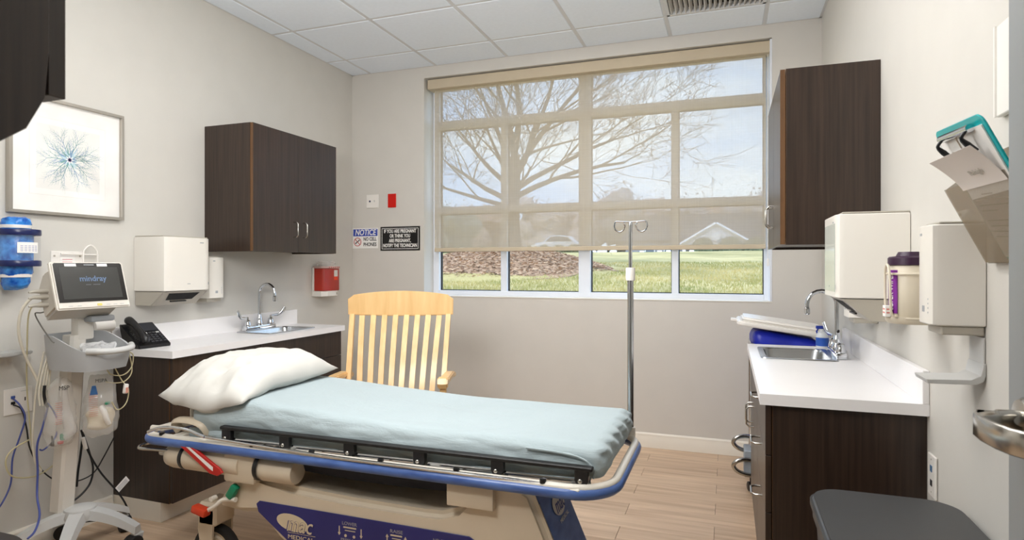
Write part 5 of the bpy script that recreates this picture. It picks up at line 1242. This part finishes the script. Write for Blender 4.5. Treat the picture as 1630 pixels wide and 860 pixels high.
cable('dark blue data cable from the upper wall port down to the left frame edge', [(21, 635, -2.985), (32, 646, -2.95), (40, 666, -2.94), (30, 700, -2.94), (20, 730, -2.94), (17, 770, -2.94), (4, 800, -2.94), (-12, 822, -2.94)], .0036, wire_b)
cable('black data cable from the lower wall port curving right behind the column', [(21, 645, -2.985), (34, 652, -2.95), (42, 680, -2.94), (48, 715, -2.93), (66, 748, -2.92), (88, 765, -2.92), (106, 768, -2.92), (130, 764, -2.92), (150, 752, -2.92), (165, 728, -2.92), (182, 696, -2.88)], .0032, wire_k)
cable('black power cable hanging behind the column to the hub', [(131, 688, -2.87), (142, 720, -2.88), (148, 745, -2.88), (144, 768, -2.88), (132, 785, -2.88), (118, 797, -2.88)], .0046, wire_k)
cable('black power cable running down right of the column to the floor caster', [(129, 685, -2.86), (140, 718, -2.86), (160, 752, -2.84), (186, 782, -2.80), (200, 803, -2.78), (205, 822, -2.80), (190, 832, -2.86), (160, 829, -2.9), (130, 832, -2.93), (112, 838, -2.95)], .0042, wire_k)
cable('short black lead behind the column', [(131, 700, -2.90), (128, 725, -2.90), (124, 752, -2.9), (122, 775, -2.9)], .005, wire_k)
cable('tan loops of sensor cable hanging from the right end of the basket', [(168, 582, -2.60), (176, 596, -2.58), (196, 597, -2.58), (209, 585, -2.58), (212, 566, -2.58), (205, 560, -2.58)], .0026, wire_y)
cable('second tan sensor cable curling below the basket', [(205, 560, -2.60), (210, 590, -2.60), (200, 606, -2.60), (184, 610, -2.62), (168, 608, -2.64)], .0026, wire_y)
cable('tan sensor cable running down to the clip and back to the bag', [(182, 584, -2.6), (194, 606, -2.6), (204, 618, -2.58), (203, 636, -2.58), (196, 648, -2.58), (186, 652, -2.6), (178, 640, -2.6)], .0026, wire_y)
t = thing('finger_sensor', 'small white and pink sensor clip hanging in the tan cables', 'sensor', at(200, 619, X=-2.57)); obj('clip_body', MB().box(-.008, .008, -.010, .010, -.022, .022, .004, m=R(-.15, 'X')), M['white'], t, 40); obj('pink_pad', MB().box(.008, .010, -.006, .006, -.018, .006), mat('pink_pad', (214, 150, 132), .5), t, 0)
tg_ = thing('cable_tag', 'white printed tag folded round the black cable right of the cart', 'tag', at(195, 771, X=-2.79), 0)
g = MB(); g.box(-.001, .001, -.034, .034, -.016, .016, m=R(.62, 'X')); obj('tag_sheet', g, M['paper'], tg_, 0)
g = MB()
for q in range(4): g.box(.0012, .0016, -.028, .026, -.011+q*.006, -.009+q*.006, m=R(.62, 'X'))
obj('printed_line', g, M['grey'], tg_, 0)
t = thing('cable_sleeve', 'short white sleeve on the black cable behind the column', 'cable sleeve', at(134, 706, X=-2.85)); g = MB(); g.tube([(0, -.006, .028), (0, .008, -.028)], .0085, 10); obj('sleeve', g, M['white'], t)
# clear bags hanging from the basket
def bag(lab, pxy, X, hgt, wd, seed):
    c = at(*pxy, X=X); t = thing('breathing_bag_pouch', lab, 'plastic bag', c, math.radians(-32), 'clear plastic pouches under the basket'); rr = random.Random(seed)
    def fn(p):
        k = (p.z+hgt/2)/hgt; wv = .55+.75*math.sin(PI*min(1, (1-k)*.62+.12)); q = Vector((p.x*wv*(1.2 if k < .5 else .8), p.y*wv, p.z))
        return q+noise.noise_vector(q*22+Vector((seed, 0, 0)))*.012+noise.noise_vector(q*60)*.004
    g = MB().soft(-.035, .035, -wd/2, wd/2, -hgt/2, hgt/2, .03, (8, 18, 26), fn); obj('pouch', g, clear('pouch_film', (226, 222, 216), .30, .08), t, 60)
    return t
b1 = bag('clear plastic pouch with a white mask hanging left of the cart column', (96, 655), -2.74, .30, .085, 3)
b2 = bag('clear bulging pouch with a breathing bag hanging right of the cart column', (160, 645), -2.66, .275, .10, 8)
pcl = clear('soft_mask', (236, 232, 228), .55, .2)
g = MB(); g.tube([(-.0, .015, .10), (.0, .02, .02), (.0, .03, -.05), (.0, .035, -.09), (0, .012, -.12)], [.010, .014, .022, .026, .014], 12, smooth=4); obj('mask_tube', g, pcl, b1)
g = MB(); g.box(-.014, .014, -.002, .022, -.125, -.10, .004); obj('green_cap', g, M['green'], b1, 40)
g = MB(); g.lathe([(0, 0), (.011, .003), (.012, .012), (0, .016)], 12, m=T(.01, .0, -.142)); obj('red_cap', g, M['red'], b1)
g = MB(); g.tube([(.01, -.030, -.10), (.01, -.026, -.125), (.01, -.030, -.142)], [.003, .005, .010], 10); obj('black_plug', g, M['black'], b1)
g = MB()
for q in range(11): g.box(.026, .0275, -.018, .006, -.05+q*.009, -.0475+q*.009)
obj('red_graduation', g, mat('red_print', (196, 92, 78), .6), b1, 0)
g = MB(); text(g, 'MSP', .026, face_to((.036, .012, .105), (0, 1, 0), (1, 0, 0)), width=.036); obj('lettering', g, M['ink'], b1, 0)
g = MB(); g.soft(-.03, .03, -.052, .05, -.11, -.01, .028, (8, 10, 10), lambda p: p+noise.noise_vector(p*30)*.01); obj('breathing_bulb', g, clear('cream_bulb', (232, 216, 184), .62, .3), b2, 60)
g = MB()
for q in range(13): g.box(.030, .0315, -.045, -.012, -.04+q*.0085, -.038+q*.0085)
obj('red_graduation', g, mat('red_print_b', (196, 104, 88), .6), b2, 0)
g = MB(); g.tube([(.02, .0, .0), (.03, .012, -.03), (.032, .02, -.06), (.03, .03, -.085)], [.010, .012, .011, .009], 10, smooth=4); obj('valve', g, M['white'], b2)
g = MB(); g.box(.026, .04, .012, .034, .004, .018, .004); obj('green_cap', g, M['green'], b2, 40)
g = MB(); text(g, 'MSPA', .022, face_to((.036, .0, .115), (0, 1, 0), (1, 0, 0)), width=.044); obj('lettering', g, M['ink'], b2, 0)
g = MB(); g.prism([(-.042, .055), (-.012, .055), (-.02, .095), (-.034, .095)], .0330, .0345, 'x'); obj('blue_print', g, mat('print_blue_b', (60, 110, 170), .6), b2, 0)
# crumpled clear film in the basket
g = MB(); g.soft(-.06, .06, -.05, .055, 0, .06, .025, (12, 12, 8), lambda p: p+noise.noise_vector(p*34)*.022); o = obj('clear_wrapper', g, clear('film', (232, 232, 232), .45, .08), None, 40, loc=(-2.625, 1.90, .882)); label(o, 'crumpled clear plastic wrapper lying in the grey basket', 'wrapper')
# small roll on the wall between monitor and phone
t = thing('label_roll', 'small white roll in a wall holder between the cart neck and the telephone', 'roll', (XL, 2.165, .985)); g = MB(); g.lathe([(.012, -.05), (.031, -.05), (.031, .05), (.012, .05), (.012, -.05)], 24, m=T(.042, 0, 0) @ R(PI/2, 'X'), cap=False); obj('roll', g, M['white'], t); obj('holder', MB().box(.001, .012, -.056, .056, -.03, .034, .002), M['cream'], t, 0)

# ================= TRASH CAN, HAMPER, SIDE TABLE =================
tc_ = thing('trash_can', 'dark grey lidded step-on trash can in the lower right foreground', 'trash can', (.385, 1.66, 0))
tm = mat('charcoal_plastic', (62, 63, 64), .42, var=.06, bump=.15, bscale=400); tm2 = mat('charcoal_body', (50, 52, 56), .4, var=.05)
def rr(hx, hy, r, n=8, x=0, y=0): return [(x+sx*(hx-r)+r*math.cos(a0+PI/2*k/n), y+sy*(hy-r)+r*math.sin(a0+PI/2*k/n)) for sx, sy, a0 in ((1, 1, 0), (-1, 1, PI/2), (-1, -1, PI), (1, -1, 1.5*PI)) for k in range(n+1)]
g = MB(); g.prism(rr(.178, .215, .085), .635, .668, 'z', .010, 3); obj('lid', g, tm, tc_, 40)
g = MB(); n = 36; A = rr(.165, .2, .08); B_ = rr(.135, .165, .07); g.add([(x, y, .634) for x, y in A]+[(x, y, .002) for x, y in B_], [(i, (i+1) % n, n+(i+1) % n, n+i) for i in range(n)]+[tuple(range(n, 2*n))]); obj('body', g, tm2, tc_, 50)
g = MB(); g.prism(rr(.172, .208, .083), .612, .634, 'z', .003); obj('rim', g, tm2, tc_, 40)
obj('step_pedal', MB().box(-.21, -.13, -.05, .05, .01, .035, .006), M['black'], tc_, 0)
hm = thing('linen_hamper', 'linen hamper with a blue bag and tilted white lid beyond the right worktop', 'hamper', (.315, 3.87, 0))
# tilt: lid falls towards the right wall
tl_ = R(math.radians(7.5), 'Y')
g = MB(); g.prism(rr(.242, .20, .05), -.014, .012, 'z', .006, 2, m=T(-.025, 0, .93) @ tl_); lid_ = obj('lid', g, M['white'], hm, 40)
g = MB(); g.prism(rr(.222, .18, .06), .012, .036, 'z', .012, 3, m=T(-.025, 0, .93) @ tl_); obj('lid_dome', g, M['white'], lid_, 40)
g = MB(); g.box(-.275, -.238, -.03, .03, -.008, .008, .003, m=T(-.025, 0, .93) @ tl_); obj('lid_tab', g, M['white'], lid_, 0)
def bagf(p):
    q = p.copy(); q.x += max(0, (.86-p.z))*.12 if p.x < 0 else 0; d = noise.noise_vector(Vector((p.x*9, p.y*9, p.z*5))); return q+Vector((d.x, d.y, 0))*.014-Vector((0, 0, max(0, (p.z-.75)/.168)*.14*(p.x+.2)))
g = MB().soft(-.185, .17, -.165, .165, .25, .925, .05, (16, 14, 22), bagf); obj('linen_bag', g, mat('royal_blue_bag', (28, 44, 176), .38, var=.2, scale=(6, 6, 6)), hm, 60)
g = MB(); g.tube([(x, y, .835) for x, y in rr(.19, .17, .04, 4)], .008, 8, closed=True); obj('top_hoop', g, M['chrome'], hm)
for sx in (-1, 1):
    for sy in (-1, 1):
        g = MB(); g.tube([(sx*.185, sy*.165, .075), (sx*.185, sy*.165, .835)], .010, 8); obj('leg_tube', g, M['chrome'], hm)
        g = MB(); g.lathe([(0, -.012), (.02, -.012), (.027, -.008), (.027, .008), (.02, .012), (0, .012)], 18, m=T(sx*.185-.012, sy*.165, .0275) @ R(PI/2+.3, 'Z') @ R(PI/2, 'X')); g.box(sx*.185-.012, sx*.185+.006, sy*.165-.014, sy*.165+.014, .045, .078, .003); obj('caster', g, M['black'], hm)
g = MB(); g.tube([(x, y, .085) for x, y in rr(.185, .165, .03, 4)], .009, 8, closed=True); obj('base_frame', g, M['chrome'], hm)
for z, y in ((.27, -.16), (.165, -.26)):
    g = MB(); g.tube([(-.10, y+.05, z), (-.20, y+.02, z+.035), (-.262, y, z+.03), (-.285, y, z), (-.262, y, z-.03), (-.20, y+.02, z-.05), (-.10, y+.05, z-.04)], .012, 10, smooth=5); obj('pedal_hoop', g, M['nickel'], hm)
g = MB(); g.box(-.23, -.10, -.24, -.10, .10, .25, .006); obj('pedal_plate', g, mat('hamper_plate', (150, 158, 166), .4), hm, 0)
bt = thing('spray_bottle', 'clear spray bottle with a blue stripe and blue nozzle behind the right sink', 'bottle', (.455, 3.445, .8645)); g = MB(); g.lathe([(0, 0), (.028, 0), (.03, .005), (.03, .062), (.024, .078), (.012, .086), (.012, .098), (0, .098)], 20); obj('bottle', g, clear('pale_bottle', (228, 232, 236), .7, .15), bt); obj('stripe', MB().lathe([(.0302, .012), (.0302, .055)], 20, cap=False), mat('bottle_blue', (30, 80, 170), .4), bt); g = MB(); g.box(-.03, .012, -.009, .009, .098, .114, .003); g.tube([(-.018, 0, .1), (-.026, 0, .085), (-.022, 0, .07)], .004, 6); obj('nozzle', g, mat('nozzle_blue', (28, 52, 150), .35), bt, 40)
st = thing('side_table', 'dark brown side table with a rounded corner cut by the lower left frame edge', 'table', (-1.90, .72, 0))
obj('tabletop', MB().prism(rr(.302, .302, .11), .575, .6, 'z', .004, 2), mat('table_brown', (34, 24, 20), .6, var=.2), st, 40)
for sx in (-1, 1):
    for sy in (-1, 1): g = MB(); g.tube([(sx*.23, sy*.23, .0005), (sx*.22, sy*.22, .575)], .016, 10); obj('leg', g, M['black'], st)
